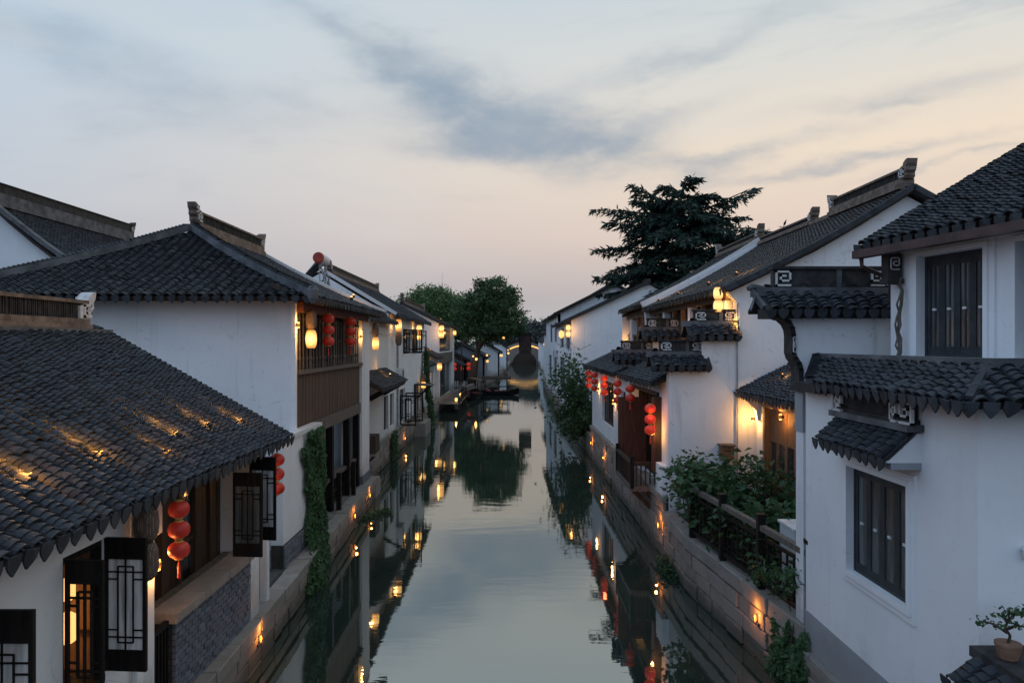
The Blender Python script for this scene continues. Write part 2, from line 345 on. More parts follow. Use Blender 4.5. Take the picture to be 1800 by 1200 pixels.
# ------------------------------------------------------------------ mesh and object helpers
def V3(*a): return Vector(a)
def frame(o, ax, up=(0, 0, 1)):
    """matrix whose x runs along a wall, z up the wall, y out of it (ax x up = -y)"""
    x = Vector(ax).normalized(); z = Vector(up); z = (z - x*z.dot(x)).normalized(); y = z.cross(x)
    M = Matrix((x, y, z)).transposed().to_4x4(); M.translation = Vector(o); return M
class MB:
    """collects geometry in world metres; build() links it as ONE mesh object under a parent"""
    def __init__(s): s.v = []; s.f = []
    def add(s, vs, fs, M=None):
        k = len(s.v)
        s.v += [tuple(M @ Vector(q)) for q in vs] if M is not None else [tuple(q) for q in vs]
        s.f += [tuple(i + k for i in f) for f in fs]; return s
    def box(s, x0, x1, y0, y1, z0, z1, M=None):
        v = [(x, y, z) for z in (z0, z1) for y in (y0, y1) for x in (x0, x1)]
        return s.add(v, [(0,2,3,1), (4,5,7,6), (0,1,5,4), (2,6,7,3), (0,4,6,2), (1,3,7,5)], M)
    def beam(s, p, q, wd, ht, up=(0, 0, 1)):
        p, q = Vector(p), Vector(q); d = (q-p); L = d.length
        if L < 1e-6: return s
        x = d/L; u = Vector(up)
        if abs(u.dot(x)) > 0.99: u = Vector((0, 1, 0))
        z = (u - x*u.dot(x)).normalized(); y = z.cross(x)
        M = Matrix((x, y, z)).transposed().to_4x4(); M.translation = p
        return s.box(0, L, -wd/2, wd/2, -ht/2, ht/2, M)
    def prism(s, poly, a, b, M):
        """polygon in (x,z) of frame M, extruded along its y from a to b"""
        n = len(poly); v = [(x, a, z) for x, z in poly] + [(x, b, z) for x, z in poly]
        f = [tuple(range(n)), tuple(range(2*n-1, n-1, -1))] + [(i, n+i, n+(i+1) % n, (i+1) % n) for i in range(n)]
        return s.add(v, f, M)
    def tube(s, pts, r, n=7, caps=True):
        pts = [Vector(q) for q in pts]; rs = r if isinstance(r, (list, tuple)) else [r]*len(pts); k = len(s.v); ref = None
        for i, q in enumerate(pts):
            d = (pts[min(i+1, len(pts)-1)] - pts[max(i-1, 0)])
            d = d.normalized() if d.length > 1e-9 else Vector((0, 0, 1))
            if ref is None or abs(ref.dot(d)) > 0.98: ref = Vector((1, 0, 0)) if abs(d.x) < 0.8 else Vector((0, 1, 0))
            u = (ref - d*ref.dot(d)).normalized(); vv = d.cross(u); ref = u
            for j in range(n):
                a = 2*math.pi*j/n; s.v.append(tuple(q + (u*math.cos(a) + vv*math.sin(a))*rs[i]))
        for i in range(len(pts)-1):
            for j in range(n):
                s.f.append((k+i*n+j, k+i*n+(j+1) % n, k+(i+1)*n+(j+1) % n, k+(i+1)*n+j))
        if caps:
            s.f.append(tuple(k+j for j in range(n-1, -1, -1))); s.f.append(tuple(k+(len(pts)-1)*n+j for j in range(n)))
        return s
    def lathe(s, prof, n=14, M=None, lobes=0, amt=0.0):
        k = len(s.v); vs = []
        for r, z in prof:
            for j in range(n):
                a = 2*math.pi*j/n; rr = r*(1 - amt*(0.5+0.5*math.cos(lobes*a))) if lobes else r
                vs.append((rr*math.cos(a), rr*math.sin(a), z))
        fs = [(i*n+j, i*n+(j+1) % n, (i+1)*n+(j+1) % n, (i+1)*n+j) for i in range(len(prof)-1) for j in range(n)]
        fs.append(tuple(range(n-1, -1, -1))); fs.append(tuple((len(prof)-1)*n+j for j in range(n)))
        return s.add(vs, fs, M)
    def build(s, name, material, parent=None, smooth=False, origin=None):
        me = bpy.data.meshes.new(name)
        off = worldloc(parent) if parent is not None else Vector(origin or (0, 0, 0))
        if origin is not None and parent is not None: off = Vector(origin)
        me.from_pydata([(a-off.x, b-off.y, c-off.z) for a, b, c in s.v], [], s.f); me.update()
        if smooth: me.polygons.foreach_set('use_smooth', [True]*len(me.polygons))
        me.materials.append(MATS[material])
        o = bpy.data.objects.new(name, me); COL.objects.link(o)
        if parent is not None: o.parent = parent; o.location = off - worldloc(parent)
        else: o.location = off
        return o
def worldloc(o):
    v = Vector((0, 0, 0))
    while o is not None: v = v + o.location; o = o.parent
    return v
def tag(o, label=None, cat=None, group=None, kind=None):
    if label: o['label'] = label
    if cat: o['category'] = cat
    if group: o['group'] = group
    if kind: o['kind'] = kind
    return o
def thing(name, label, cat, loc, group=None):
    o = bpy.data.objects.new(name, None); COL.objects.link(o); o.location = loc; o.empty_display_size = 0.2
    return tag(o, label, cat, group)
def np_mesh(name, V, F, material):
    """mesh from numpy arrays; F is (m,4) quads or (m,3) triangles"""
    me = bpy.data.meshes.new(name); k = F.shape[1]
    me.vertices.add(len(V)); me.vertices.foreach_set('co', np.ascontiguousarray(V, dtype=np.float32).ravel())
    me.loops.add(F.size); me.loops.foreach_set('vertex_index', np.ascontiguousarray(F, dtype=np.int32).ravel())
    me.polygons.add(len(F)); me.polygons.foreach_set('loop_start', np.arange(0, F.size, k, dtype=np.int32))
    me.update(calc_edges=True); me.polygons.foreach_set('use_smooth', np.zeros(len(F), dtype=bool)); me.materials.append(MATS[material]); return me
def stamp(tv, tf, Rm, T):
    """copy template verts tv/quads tf through rotations Rm (n,3,3) and offsets T (n,3)"""
    V = np.einsum('nij,kj->nki', Rm, tv) + T[:, None, :]
    n, k = len(T), len(tv)
    F = (tf[None, :, :] + (np.arange(n)*k)[:, None, None]).reshape(-1, tf.shape[1])
    return V.reshape(-1, 3), F
def inst(name, mesh, parent, M):
    o = bpy.data.objects.new(name, mesh); COL.objects.link(o)
    if parent is not None: o.parent = parent; M = Matrix.Translation(-worldloc(parent)) @ M
    o.matrix_basis = M; return o
def copy_tree(o, parent=None):
    c = o.copy(); COL.objects.link(c); c.parent = parent
    for ch in [x for x in o.children]: copy_tree(ch, c)
    return c
def point(name, loc, power, parent, r=0.04, col=WARM):
    d = bpy.data.lights.new(name, 'POINT'); d.energy = power; d.color = col; d.shadow_soft_size = r
    o = bpy.data.objects.new(name, d); COL.objects.link(o)
    o.parent = parent; o.location = Vector(loc) - worldloc(parent); return o
def holed_wall(mb, M, u0, u1, z0, z1, holes, th):
    """wall slab in frame M (x along, z up, y outward): front at y=0, back at -th, with rectangular openings"""
    us = sorted({u0, u1, *[h[0] for h in holes], *[h[1] for h in holes]}); zs = sorted({z0, z1, *[h[2] for h in holes], *[h[3] for h in holes]})
    us = [a for a in us if u0-1e-6 <= a <= u1+1e-6]; zs = [a for a in zs if z0-1e-6 <= a <= z1+1e-6]
    def solid(i, j):
        if i < 0 or j < 0 or i >= len(us)-1 or j >= len(zs)-1: return False
        cu_, cz_ = (us[i]+us[i+1])/2, (zs[j]+zs[j+1])/2
        return not any(h[0] < cu_ < h[1] and h[2] < cz_ < h[3] for h in holes)
    for i in range(len(us)-1):
        for j in range(len(zs)-1):
            if not solid(i, j): continue
            a, b, c, d = us[i], us[i+1], zs[j], zs[j+1]
            mb.add([(a,0,c), (b,0,c), (b,0,d), (a,0,d)], [(0,1,2,3)], M)
            mb.add([(a,-th,c), (b,-th,c), (b,-th,d), (a,-th,d)], [(3,2,1,0)], M)
            if not solid(i-1, j): mb.add([(a,0,c), (a,0,d), (a,-th,d), (a,-th,c)], [(0,1,2,3)], M)
            if not solid(i+1, j): mb.add([(b,0,c), (b,-th,c), (b,-th,d), (b,0,d)], [(0,1,2,3)], M)
            if not solid(i, j-1): mb.add([(a,0,c), (a,-th,c), (b,-th,c), (b,0,c)], [(0,1,2,3)], M)
            if not solid(i, j+1): mb.add([(a,0,d), (b,0,d), (b,-th,d), (a,-th,d)], [(0,1,2,3)], M)
    return mb

# ------------------------------------------------------------------ roof tiles
def arc_tile(half, rise, length, drop, lip, n=6, concave=False):
    """curved clay tile: a shallow barrel with a thick front lip (x across, y up-slope, z out)"""
    v = []; f = []
    for k in range(n+1):
        a = math.pi*k/n; x = -half*math.cos(a); z = rise*math.sin(a)*(-1 if concave else 1)
        v += [(x, 0, z), (x*0.95, length, z-drop), (x*0.93, 0.003, z-lip)]
    for k in range(n):
        a, b = 3*k, 3*(k+1)
        f += [(a, b, b+1, a+1), (a+2, b+2, b, a)]
    return np.array(v, float), np.array(f, int)
COVER = arc_tile(0.080, 0.068, 0.150, 0.044, 0.024)
COVER_LO = arc_tile(0.080, 0.060, 0.30, 0.030, 0.018, 3)
PAN = arc_tile(0.085, 0.035, 0.150, 0.020, 0.012, 3, True)
def drip_template():
    L = [(0.080, 0.015), (0.078, -0.055), (0.050, -0.095), (0.026, -0.118), (0.004, -0.142)]
    v = []; f = []
    for (x, z) in L:
        y = -0.012 + 0.10*z*-0.35
        v += [(-x, y, z), (x, y, z), (x, y+0.018, z), (-x, y+0.018, z)]
    for i in range(len(L)-1):
        a, b = 4*i, 4*i+4
        f += [(a, b, b+1, a+1), (a+1, b+1, b+2, a+2), (a+2, b+2, b+3, a+3), (a+3, b+3, b, a)]
    e = 4*(len(L)-1); f += [(0, 1, 2, 3), (e+3, e+2, e+1, e)]
    return np.array(v, float), np.array(f, int)
DRIP = drip_template()
_tm = {}
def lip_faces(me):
    """worn front edges of the tiles, the light they catch put into their colour"""
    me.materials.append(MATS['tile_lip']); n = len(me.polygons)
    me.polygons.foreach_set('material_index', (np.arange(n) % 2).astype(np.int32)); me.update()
def tmesh(kind, tpl, material):
    if (kind, material) not in _tm:
        _tm[(kind, material)] = np_mesh(kind, tpl[0], tpl[1], material)
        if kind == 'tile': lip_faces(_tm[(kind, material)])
    return _tm[(kind, material)]
def tiled_slope(house, O, e, s, L, S, al=None, ar=None, material='tile', pitch=0.2, expo=0.088, parts=300, drips=True,
                drip_parts=True, lo=False, pans=True, sag=0.0, name='roof', thick=0.10, deck='wood_dark', scale=1.0, drip_scale=1.0):
    """one slope of a Chinese tile roof: deck, pan and cover tiles course by course, pointed drip tiles along the eave.
    O eave corner, e along the eave, s up-slope (unit vectors, e x s points out); returns the roof part"""
    O, e, s = Vector(O), Vector(e).normalized(), Vector(s).normalized(); nn = e.cross(s).normalized()
    al = al or (lambda b: 0.0); ar = ar or (lambda b: L)
    def dz(b): return -sag*4*(b/S)*(1-b/S)
    mb = MB(); K = 8 if sag else 1
    for k in range(K):
        b0, b1 = S*k/K, S*(k+1)/K; q = []
        for (a, b) in ((al(b0), b0), (ar(b0), b0), (ar(b1), b1), (al(b1), b1)):
            q.append(O + e*a + s*b + nn*(dz(b)-0.015))
        lo_ = [x - nn*thick for x in q]
        mb.add(q+lo_, [(0,1,2,3), (7,6,5,4), (0,4,5,1), (1,5,6,2), (2,6,7,3), (3,7,4,0)])
    roof = mb.build(name, deck, house)
    B = np.array([list(e), list(s), list(nn)]).T           # columns
    rows = int(L/pitch); offs = (L - rows*pitch)/2 + pitch/2
    ex = expo*(2.2 if lo else 1.0); tpl = COVER_LO if lo else COVER
    recs = []; pr = []
    for i in range(rows):
        a = offs + i*pitch
        nb = int(S/ex)
        wob = random.uniform(-0.008, 0.008)
        for j in range(nb+1):
            b = j*ex
            if b > S-0.02 or not (al(b)+0.03 <= a <= ar(b)-0.03): continue
            recs.append((a + wob + random.uniform(-0.009, 0.009), b + random.gauss(0, 0.009)-0.03-(random.uniform(.02, .05) if random.random() < .02 else 0), dz(min(max(b,0),S))+0.012+random.uniform(-0.006, 0.006)))
            if pans and not lo:
                a2 = a + pitch/2
                if al(b)+0.02 <= a2 <= ar(b)-0.02: pr.append((a2+wob, b-0.02, dz(b)+0.022))
    def place(rec, jit, sc=1.0):
        A = np.array(rec); T = np.array(O)[None, :] + A @ B.T
        n = len(A); th = RNG.normal(0, jit, n); ti = RNG.normal(0, jit*0.8, n)
        c, sn = np.cos(th), np.sin(th); Rz = np.zeros((n, 3, 3)); Rz[:,0,0]=c; Rz[:,0,1]=-sn; Rz[:,1,0]=sn; Rz[:,1,1]=c; Rz[:,2,2]=1
        c, sn = np.cos(ti), np.sin(ti); Rx = np.zeros((n, 3, 3)); Rx[:,0,0]=1; Rx[:,1,1]=c; Rx[:,1,2]=-sn; Rx[:,2,1]=sn; Rx[:,2,2]=c
        return np.einsum('ij,njk->nik', B, np.einsum('nij,njk->nik', Rz, Rx))*sc, T
    off = np.array(worldloc(roof))
    if recs:
        Rm, T = place(recs, 0.055, scale)
        camv = np.array(CAM); d2 = ((T-camv)**2).sum(1)
        px = np.where(T[:,1] > 0.5, 890 + 1300*T[:,0]/np.maximum(T[:,1], 0.5), -9999); py = 605 - 1300*(T[:,2]-5.2)/np.maximum(T[:,1], 0.5)
        inview = (px > -15) & (px < 1815) & (py > -15) & (py < 1215)
        order = np.argsort(np.where(inview, d2, 1e9+d2))
        sel = order[:parts]; sel = sel[inview[sel]]; rest = np.setdiff1d(np.arange(len(T)), sel)
        me = tmesh('tile', tpl, material)
        for k in sel:
            M = Matrix(Rm[k].tolist()).to_4x4(); M.translation = T[k]
            inst('tile', me, roof, M)
        VV, FF = [], []
        if len(rest): VV, FF = [stamp(tpl[0], tpl[1], Rm[rest], T[rest])], 1
        if pr:
            Rp, Tp = place(pr, 0.02); VV = list(VV) + [stamp(PAN[0], PAN[1], Rp, Tp)]
        if VV:
            k0 = 0; vs = []; fs = []
            for v_, f_ in VV: vs.append(v_-off); fs.append(f_+k0); k0 += len(v_)
            fo = bpy.data.objects.new('tile_field', np_mesh('tile_field', np.concatenate(vs), np.concatenate(fs), material))
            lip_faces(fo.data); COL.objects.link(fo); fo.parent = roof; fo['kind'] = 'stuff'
    if drips:
        dm = tmesh('drip_tile', DRIP, material); dT = []
        up = Vector((0, 0, 1)); outw = Vector((nn.x, nn.y, 0)).normalized()
        Dm = Matrix((e, outw*-1, up)).transposed()
        for i in range(rows+1):
            a = offs + (i-0.5)*pitch
            if a < al(0)-0.01 or a > ar(0)+0.01: continue
            P0 = O + e*(a+random.uniform(-0.008, 0.008)) + s*(-0.045) + nn*0.004
            Rr = Dm @ Matrix.Rotation(random.gauss(0, 0.10), 3, 'Y') @ Matrix.Rotation(random.gauss(0.14, 0.10), 3, 'X')
            M = (Rr*drip_scale).to_4x4(); M.translation = P0
            if drip_parts and len(dT) < 300 and P0.y < 30: inst('drip_tile', dm, roof, M)
            dT.append((np.array(Rr)*drip_scale, np.array(P0)))
        if not (drip_parts and O.y < 30):
            v_, f_ = stamp(DRIP[0], DRIP[1], np.array([q[0] for q in dT]), np.array([q[1] for q in dT]))
            do = bpy.data.objects.new('drip_edge', np_mesh('drip_edge', v_-off, f_, material)); COL.objects.link(do); do.parent = roof; do['kind'] = 'stuff'
    return roof
def hip_cap(house, p, q, wd=0.2, ht=0.14, material='mortar', name='hip_ridge', nose=True):
    """plastered hip with a row of cover tiles on top"""
    p, q = Vector(p), Vector(q); mb = MB(); mb.beam(p+V3(0,0,ht*0.3), q+V3(0,0,ht*0.3), wd, ht)
    h = mb.build(name, material, house)
    d = (q-p); L = d.length; d = d/L; side = Vector((0,0,1)).cross(d).normalized(); up = d.cross(side)
    B = np.array([list(side*-1), list(d), list(up)]).T
    k = int(L/0.10); T = np.array([list(p + d*(i*0.10-0.02) + up*(ht*0.8)) for i in range(k)])
    v_, f_ = stamp(COVER[0]*np.array([1.15,1,1]), COVER[1], np.repeat(B[None], k, 0), T)
    o = bpy.data.objects.new('cap_tile_row', np_mesh('cap_tile_row', v_-np.array(worldloc(h)), f_, 'tile')); COL.objects.link(o); o.parent = h; o['kind'] = 'stuff'
    return h
SCROLL = [[(0,0),(1,0),(1,1),(.0,1),(0,.35),(.65,.35),(.65,.68),(.35,.68)],]
def scroll(mb, M, w_, h_, th=0.03, flip=False, bar=0.05):
    """square spiral fret of a ridge end, in frame M with its lower left corner at the origin"""
    pts = [(0,0),(1,0),(1,1),(0,1),(0,.34),(.68,.34),(.68,.70),(.34,.70)]
    if flip: pts = [(1-x, z) for x, z in pts]
    for (a, b) in zip(pts[:-1], pts[1:]):
        x0, x1 = sorted((a[0]*w_, b[0]*w_)); z0, z1 = sorted((a[1]*h_, b[1]*h_))
        mb.box(x0-bar/2, x1+bar/2, 0, th, z0-bar/2, z1+bar/2, M)
def ridge(house, p, q, h=0.34, wd=0.22, near_end=True, far_end=True, hook=0.45, material='ridge_clay', name='ridge', slices=True, base=0.2, pale='ridge_clay', end_mat=None):
    """ridge: plaster footing, a row of upright tiles between rails, carved hooked ends"""
    p, q = Vector(p), Vector(q); d = (q-p); L = d.length; d = d/L
    mb = MB(); up = V3(0,0,1)
    mb.beam(p+up*(base*0.25), q+up*(base*0.25), wd*1.5, base*0.5); mb.beam(p+up*(base*0.72), q+up*(base*0.72), wd*1.15, base*0.5)
    r = mb.build(name, pale, house)
    mb = MB(); mb.beam(p+up*(base+h-0.03)-d*0.02, q+up*(base+h-0.03)+d*0.02, wd*0.9, 0.055)
    mb.build('ridge_rail', material, r)
    if slices:
        mb = MB(); k = int(L/0.045)
        for i in range(k):
            c = p + d*((i+0.5)*L/k) + up*base
            mb.beam(c, c + d*random.uniform(-0.006, 0.006) + up*(h-0.06), wd*random.uniform(0.55, 0.68), 0.022, up=d)
        o = mb.build('upright_tiles', 'ridge_dark', r); o['kind'] = 'stuff'
    else:
        MB().beam(p+up*(base+h/2-0.03), q+up*(base+h/2-0.03), wd*0.6, h-0.06).build('ridge_core', 'ridge_dark', r)
    for on, c, dd in ((near_end, p, -d), (far_end, q, d)):
        if not on: continue
        M = frame(c + up*base, dd)
        mb = MB(); H = h + hook*0.5
        prof = [(-0.30,-0.02), (0.10,-0.02), (0.16,0.08), (0.13,0.16), (0.24,0.24), (0.22,0.36), (0.30,0.46), (0.33,0.62), (0.20,0.60), (0.06,0.52),
                (0.02,0.43), (-0.14,0.40), (-0.18,0.30), (-0.30,0.28)]
        k = H/0.62
        mb.prism([(x*k, z*k) for x, z in prof], -wd*0.42, wd*0.42, M)
        fin = mb.build('ridge_end', end_mat or material, r)
        mb = MB()
        scroll(mb, M @ Matrix.Translation((-0.16*k, wd*0.42, 0.05*k)), 0.24*k, 0.24*k, 0.025, False, 0.035)
        scroll(mb, M @ Matrix.Translation((-0.16*k, -wd*0.42-0.025, 0.05*k)), 0.24*k, 0.24*k, 0.025, True, 0.035)
        scroll(mb, M @ Matrix.Translation((0.06*k, wd*0.42, 0.32*k)), 0.14*k, 0.2*k, 0.025, True, 0.03)
        mb.build('fret_carving', 'carved', r)
    return r
# ------------------------------------------------------------------ building helpers
def plane(kind, c):
    """facade frames: 'L' faces +x at x=c, 'R' faces -x at x=c, 'F' faces the viewer (-y) at y=c; returns matrix and sign of u against the world axis"""
    if kind == 'L': return frame((c, 0, 0), (0, -1, 0)), -1
    if kind == 'R': return frame((c, 0, 0), (0, 1, 0)), 1
    return frame((0, c, 0), (-1, 0, 0)), -1
def rng(sg, a0, a1): return tuple(sorted((sg*a0, sg*a1)))
def wall(house, kind, c, a0, a1, z0, z1, holes=(), th=0.22, material='plaster', name='wall'):
    M, sg = plane(kind, c); u0, u1 = rng(sg, a0, a1)
    return holed_wall(MB(), M, u0, u1, z0, z1, [rng(sg, h[0], h[1]) + (h[2], h[3]) for h in holes], th).build(name, material, house)
def gable(house, yq, pts, th=0.22, material='plaster', name='gable_wall', front=True):
    """wall facing the viewer with a free outline of (x, z) points"""
    M = frame((0, yq, 0), (-1, 0, 0))
    return MB().prism([(-x, z) for x, z in pts], 0, -th, M).build(name, material, house)
def lattice(mb, M, w_, h_, bar=0.016, th=0.02, style=0):
    """Chinese lattice: long middle bars with stepped frets at head and foot"""
    f = lambda x0, x1, z0, z1: mb.box(x0, x1, -th, 0, z0, z1, M)
    for z in (0.14, 0.86): f(0, w_, z*h_-bar/2, z*h_+bar/2)
    for x in (0.28, 0.50, 0.72): f(x*w_-bar/2, x*w_+bar/2, 0.08*h_ if x != 0.5 else 0, 0.92*h_ if x != 0.5 else h_)
    for z in (0.22, 0.78): f(0, 0.28*w_, z*h_-bar/2, z*h_+bar/2); f(0.72*w_, w_, (1-z)*h_-bar/2, (1-z)*h_+bar/2)
    for (x, z) in ((0.28, 0.08), (0.72, 0.92), (0.28, 0.92), (0.72, 0.08)): f(min(x, 0.5)*w_, max(x, 0.5)*w_, z*h_-bar/2, z*h_+bar/2)
    if style: f(0.14*w_-bar/2, 0.14*w_+bar/2, 0.14*h_, 0.86*h_); f(0.86*w_-bar/2, 0.86*w_+bar/2, 0.14*h_, 0.86*h_)
def sash(house, M, w_, h_, name='casement', wood='wood_black', pane='glass_grey', st=0.055, th=0.04, head=0.16, lat=True, foot=0.16, bar=0.016):
    """a casement leaf: stiles, solid head and foot boards, lattice in front of paper or glass (frame M at its lower left)"""
    mb = MB(); mb.box(0, st, -th, 0, 0, h_, M); mb.box(w_-st, w_, -th, 0, 0, h_, M)
    mb.box(st, w_-st, -th+.002, -.002, 0, foot*h_ if foot else st, M); mb.box(st, w_-st, -th+.002, -.002, h_-(head*h_ if head else st), h_, M)
    s_ = mb.build(name, wood, house)
    z0 = foot*h_ if foot else st; z1 = h_-(head*h_ if head else st)
    if pane: MB().box(st, w_-st, -th*0.6, -th*0.4, z0, z1, M).build('pane', pane, s_)
    if lat:
        lb = MB(); lattice(lb, M @ Matrix.Translation((st, -th*0.05, z0)), w_-2*st, z1-z0, bar, th*0.9); lb.build('lattice', wood, s_)
    return s_
def win(house, kind, c, a0, a1, z0, z1, leaves=2, wood='wood_black', pane='glass', inset=0.10, st=0.05, rails=(), surround=None, name='window', handles=False):
    """framed window set back in a wall opening, with leaf stiles, rails and one pane per leaf"""
    M, sg = plane(kind, c); u0, u1 = rng(sg, a0, a1); W = u1-u0; H = z1-z0
    Mw = M @ Matrix.Translation((u0, -inset, z0))
    mb = MB(); mb.box(0, W, -.05, 0, 0, st, Mw); mb.box(0, W, -.05, 0, H-st, H, Mw); mb.box(0, st, -.05, 0, st, H-st, Mw); mb.box(W-st, W, -.05, 0, st, H-st, Mw)
    wi = mb.build(name, wood, house); lw = (W-2*st)/leaves
    for k in range(leaves):
        x = st + k*lw; mb = MB(); s2 = min(0.06, lw*0.2)
        mb.box(x, x+s2, -.04, -.006, st, H-st, Mw); mb.box(x+lw-s2, x+lw, -.04, -.006, st, H-st, Mw)
        mb.box(x+s2, x+lw-s2, -.04, -.008, st, st+s2*1.3, Mw); mb.box(x+s2, x+lw-s2, -.04, -.008, H-st-s2*1.3, H-st, Mw)
        for r_ in rails: mb.box(x+s2, x+lw-s2, -.036, -.010, r_*H-.012, r_*H+.012, Mw)
        mb.build('sash', wood, wi)
        MB().box(x+s2*0.9, x+lw-s2*0.9, -.03, -.022, st+s2, H-st-s2, Mw).build('pane', pane, wi)
        if handles: MB().box(x+lw/2-.035, x+lw/2+.035, -.018, .004, 0.48*H-.016, 0.48*H+.016, Mw).build('pull_bar', 'white_metal', wi)
    if surround:
        sw, sp = surround; mb = MB()
        for (g, pr_) in ((0.0, sp), (sw*0.45, sp*0.55)):
            o_ = sw-g if g == 0 else sw
            a, b = (0, sw*0.45) if g == 0 else (sw*0.45, sw)
            mb.box(-b, -a, 0, pr_, -b, H+b, M @ Matrix.Translation((u0, 0, z0))); mb.box(W+a, W+b, 0, pr_, -b, H+b, M @ Matrix.Translation((u0, 0, z0)))
            mb.box(-a, W+a, 0, pr_, -b, -a, M @ Matrix.Translation((u0, 0, z0))); mb.box(-a, W+a, 0, pr_, H+a, H+b, M @ Matrix.Translation((u0, 0, z0)))
        mb.build('window_surround', 'plaster_clean', house)
    return wi
# ------------------------------------------------------------------ lamps and lanterns
def ellip(rx, h, n=9): return [(max(0.012, rx*math.sin(math.pi*(0.06+0.88*k/n))**0.75), -h/2*math.cos(math.pi*(0.06+0.88*k/n))) for k in range(n+1)]
def lantern_string(x, y, ztop, label, n=3, r=0.125, lit=False, tassel=True, drop=0.12, light=0):
    """red silk lanterns hung one under another, gold caps, tassel"""
    t_ = thing('red_lantern_string', label, 'lantern', (x, y, ztop), 'strings of red lanterns along the canal')
    h = r*1.62; gap = r*0.30; z = ztop - drop
    MB().tube([(x, y, ztop), (x, y, ztop-drop-n*(h+gap))], 0.006, 5).build('cord', 'wood_red', t_)
    for k in range(n):
        c = z - h/2; M = Matrix.Translation((x, y, c))
        b = MB().lathe(ellip(r*random.uniform(.97, 1.03), h), 32, M, 16, 0.09).build('lantern', 'lantern_red_lit' if lit else 'lantern_red', t_, True)
        MB().lathe([(r*.34, h*.44), (r*.40, h*.47), (r*.40, h*.53), (r*.30, h*.56)], 12, M).build('gold_cap', 'gold', b)
        MB().lathe([(r*.30, -h*.56), (r*.40, -h*.53), (r*.40, -h*.47), (r*.34, -h*.44)], 12, M).build('gold_cap', 'gold', b)
        z -= h + gap
    if tassel: MB().lathe([(.010, z-0.20), (.022, z-0.18), (.016, z-0.04), (.008, z)], 8, Matrix.Translation((x, y, 0))).build('tassel', 'lantern_red', t_)
    if light: point('glow', (x, y-0.22, ztop-drop-h), light, t_, 0.06, (1.0, 0.25, 0.10))
    return t_
def bamboo_lantern(x, y, ztop, label, r=0.105, h=0.36, n=2, lit=(1,), power=2.0, wall=None, weave='weave'):
    """woven cylindrical lanterns hung in a pair, some of them lit"""
    t_ = thing('bamboo_lantern', label, 'lantern', (x, y, ztop), 'woven lanterns hanging under the eaves')
    z = ztop - 0.06; MB().tube([(x, y, ztop), (x, y, z)], 0.008, 5).build('cord', 'wood_black', t_)
    for k in range(n):
        z1, z0 = z, z-h; pr_ = [(r*.55, z0), (r*.78, z0+h*.07), (r*.94, z0+h*.22), (r*1.02, z0+h*.5), (r*.94, z0+h*.78), (r*.78, z1-h*.07), (r*.55, z1)]
        c = (z0+z1)/2
        b = MB().lathe(pr_, 18, Matrix.Translation((x, y, 0))).build('shade', 'lantern_lit' if k in lit else weave, t_, True, origin=(x, y, c))
        for zz in (z0-.004, z1-0.012): MB().lathe([(r*.56, zz), (r*.60, zz+.008), (r*.56, zz+.016)], 16, Matrix.Translation((x, y, 0))).build('band', 'wood_dark', t_)
        if k in lit and power: point('glow', (x + (wall[0] if wall else 0), y + (wall[1] if wall else -0.2), c), power, t_, 0.08)
        z = z0 - 0.012
    return t_
def wall_lamp(x, y, z, label, out=(1, 0), power=1.6, h=0.16, group='small wall lamps by the eaves', up=True):
    """up-and-down wall lamp: back plate, tube, glowing ends"""
    t_ = thing('wall_lamp', label, 'lamp', (x, y, z), group)
    ox, oy = out; cx, cy = x+ox*0.07, y+oy*0.07
    MB().box(min(x, x+ox*.05)-.03*abs(oy), max(x, x+ox*.05)+.03*abs(oy), min(y, y+oy*.05)-.03*abs(ox), max(y, y+oy*.05)+.03*abs(ox), z-.03, z+.03).build('back_plate', 'metal_dark', t_)
    MB().lathe([(.030, z-h*.28), (.036, z-h*.2), (.036, z+h*.2), (.030, z+h*.28)], 10, Matrix.Translation((cx, cy, 0))).build('body', 'gold', t_)
    for s_ in (-1, 1):
        MB().lathe([(.022, z+s_*h*.29-.018), (.030, z+s_*h*.29), (.022, z+s_*h*.29+.018)], 10, Matrix.Translation((cx, cy, 0))).build('bulb', 'bulb', t_)
        if power: point('glow', (cx+ox*.03, cy+oy*.03, z+s_*(h*.29+.06)), power*0.5, t_, 0.03)
    return t_
def quay_light(x, y, z, out, label, power=1.5):
    """little lamp let into the quay wall just above the water, under a hood"""
    t_ = thing('quay_light', label, 'lamp', (x, y, z), 'little lamps along the quay walls')
    ox = out
    MB().box(min(x, x+ox*.03), max(x, x+ox*.03), y-.07, y+.07, z-.10, z-.06).build('bracket', 'metal_dark', t_)
    MB().lathe([(.008, z-.055), (.016, z-.03), (.016, z+.04), (.008, z+.06)], 8, Matrix.Translation((x+ox*.045, y, 0))).build('bulb', 'bulb_orange', t_)
    point('glow', (x+ox*.085, y-.02, z+.03), power*.45, t_, 0.02, (1.0, 0.33, 0.06)); point('glow', (x+ox*.10, y-.02, z+.20), power*.40, t_, 0.03, (1.0, 0.33, 0.06))
    return t_

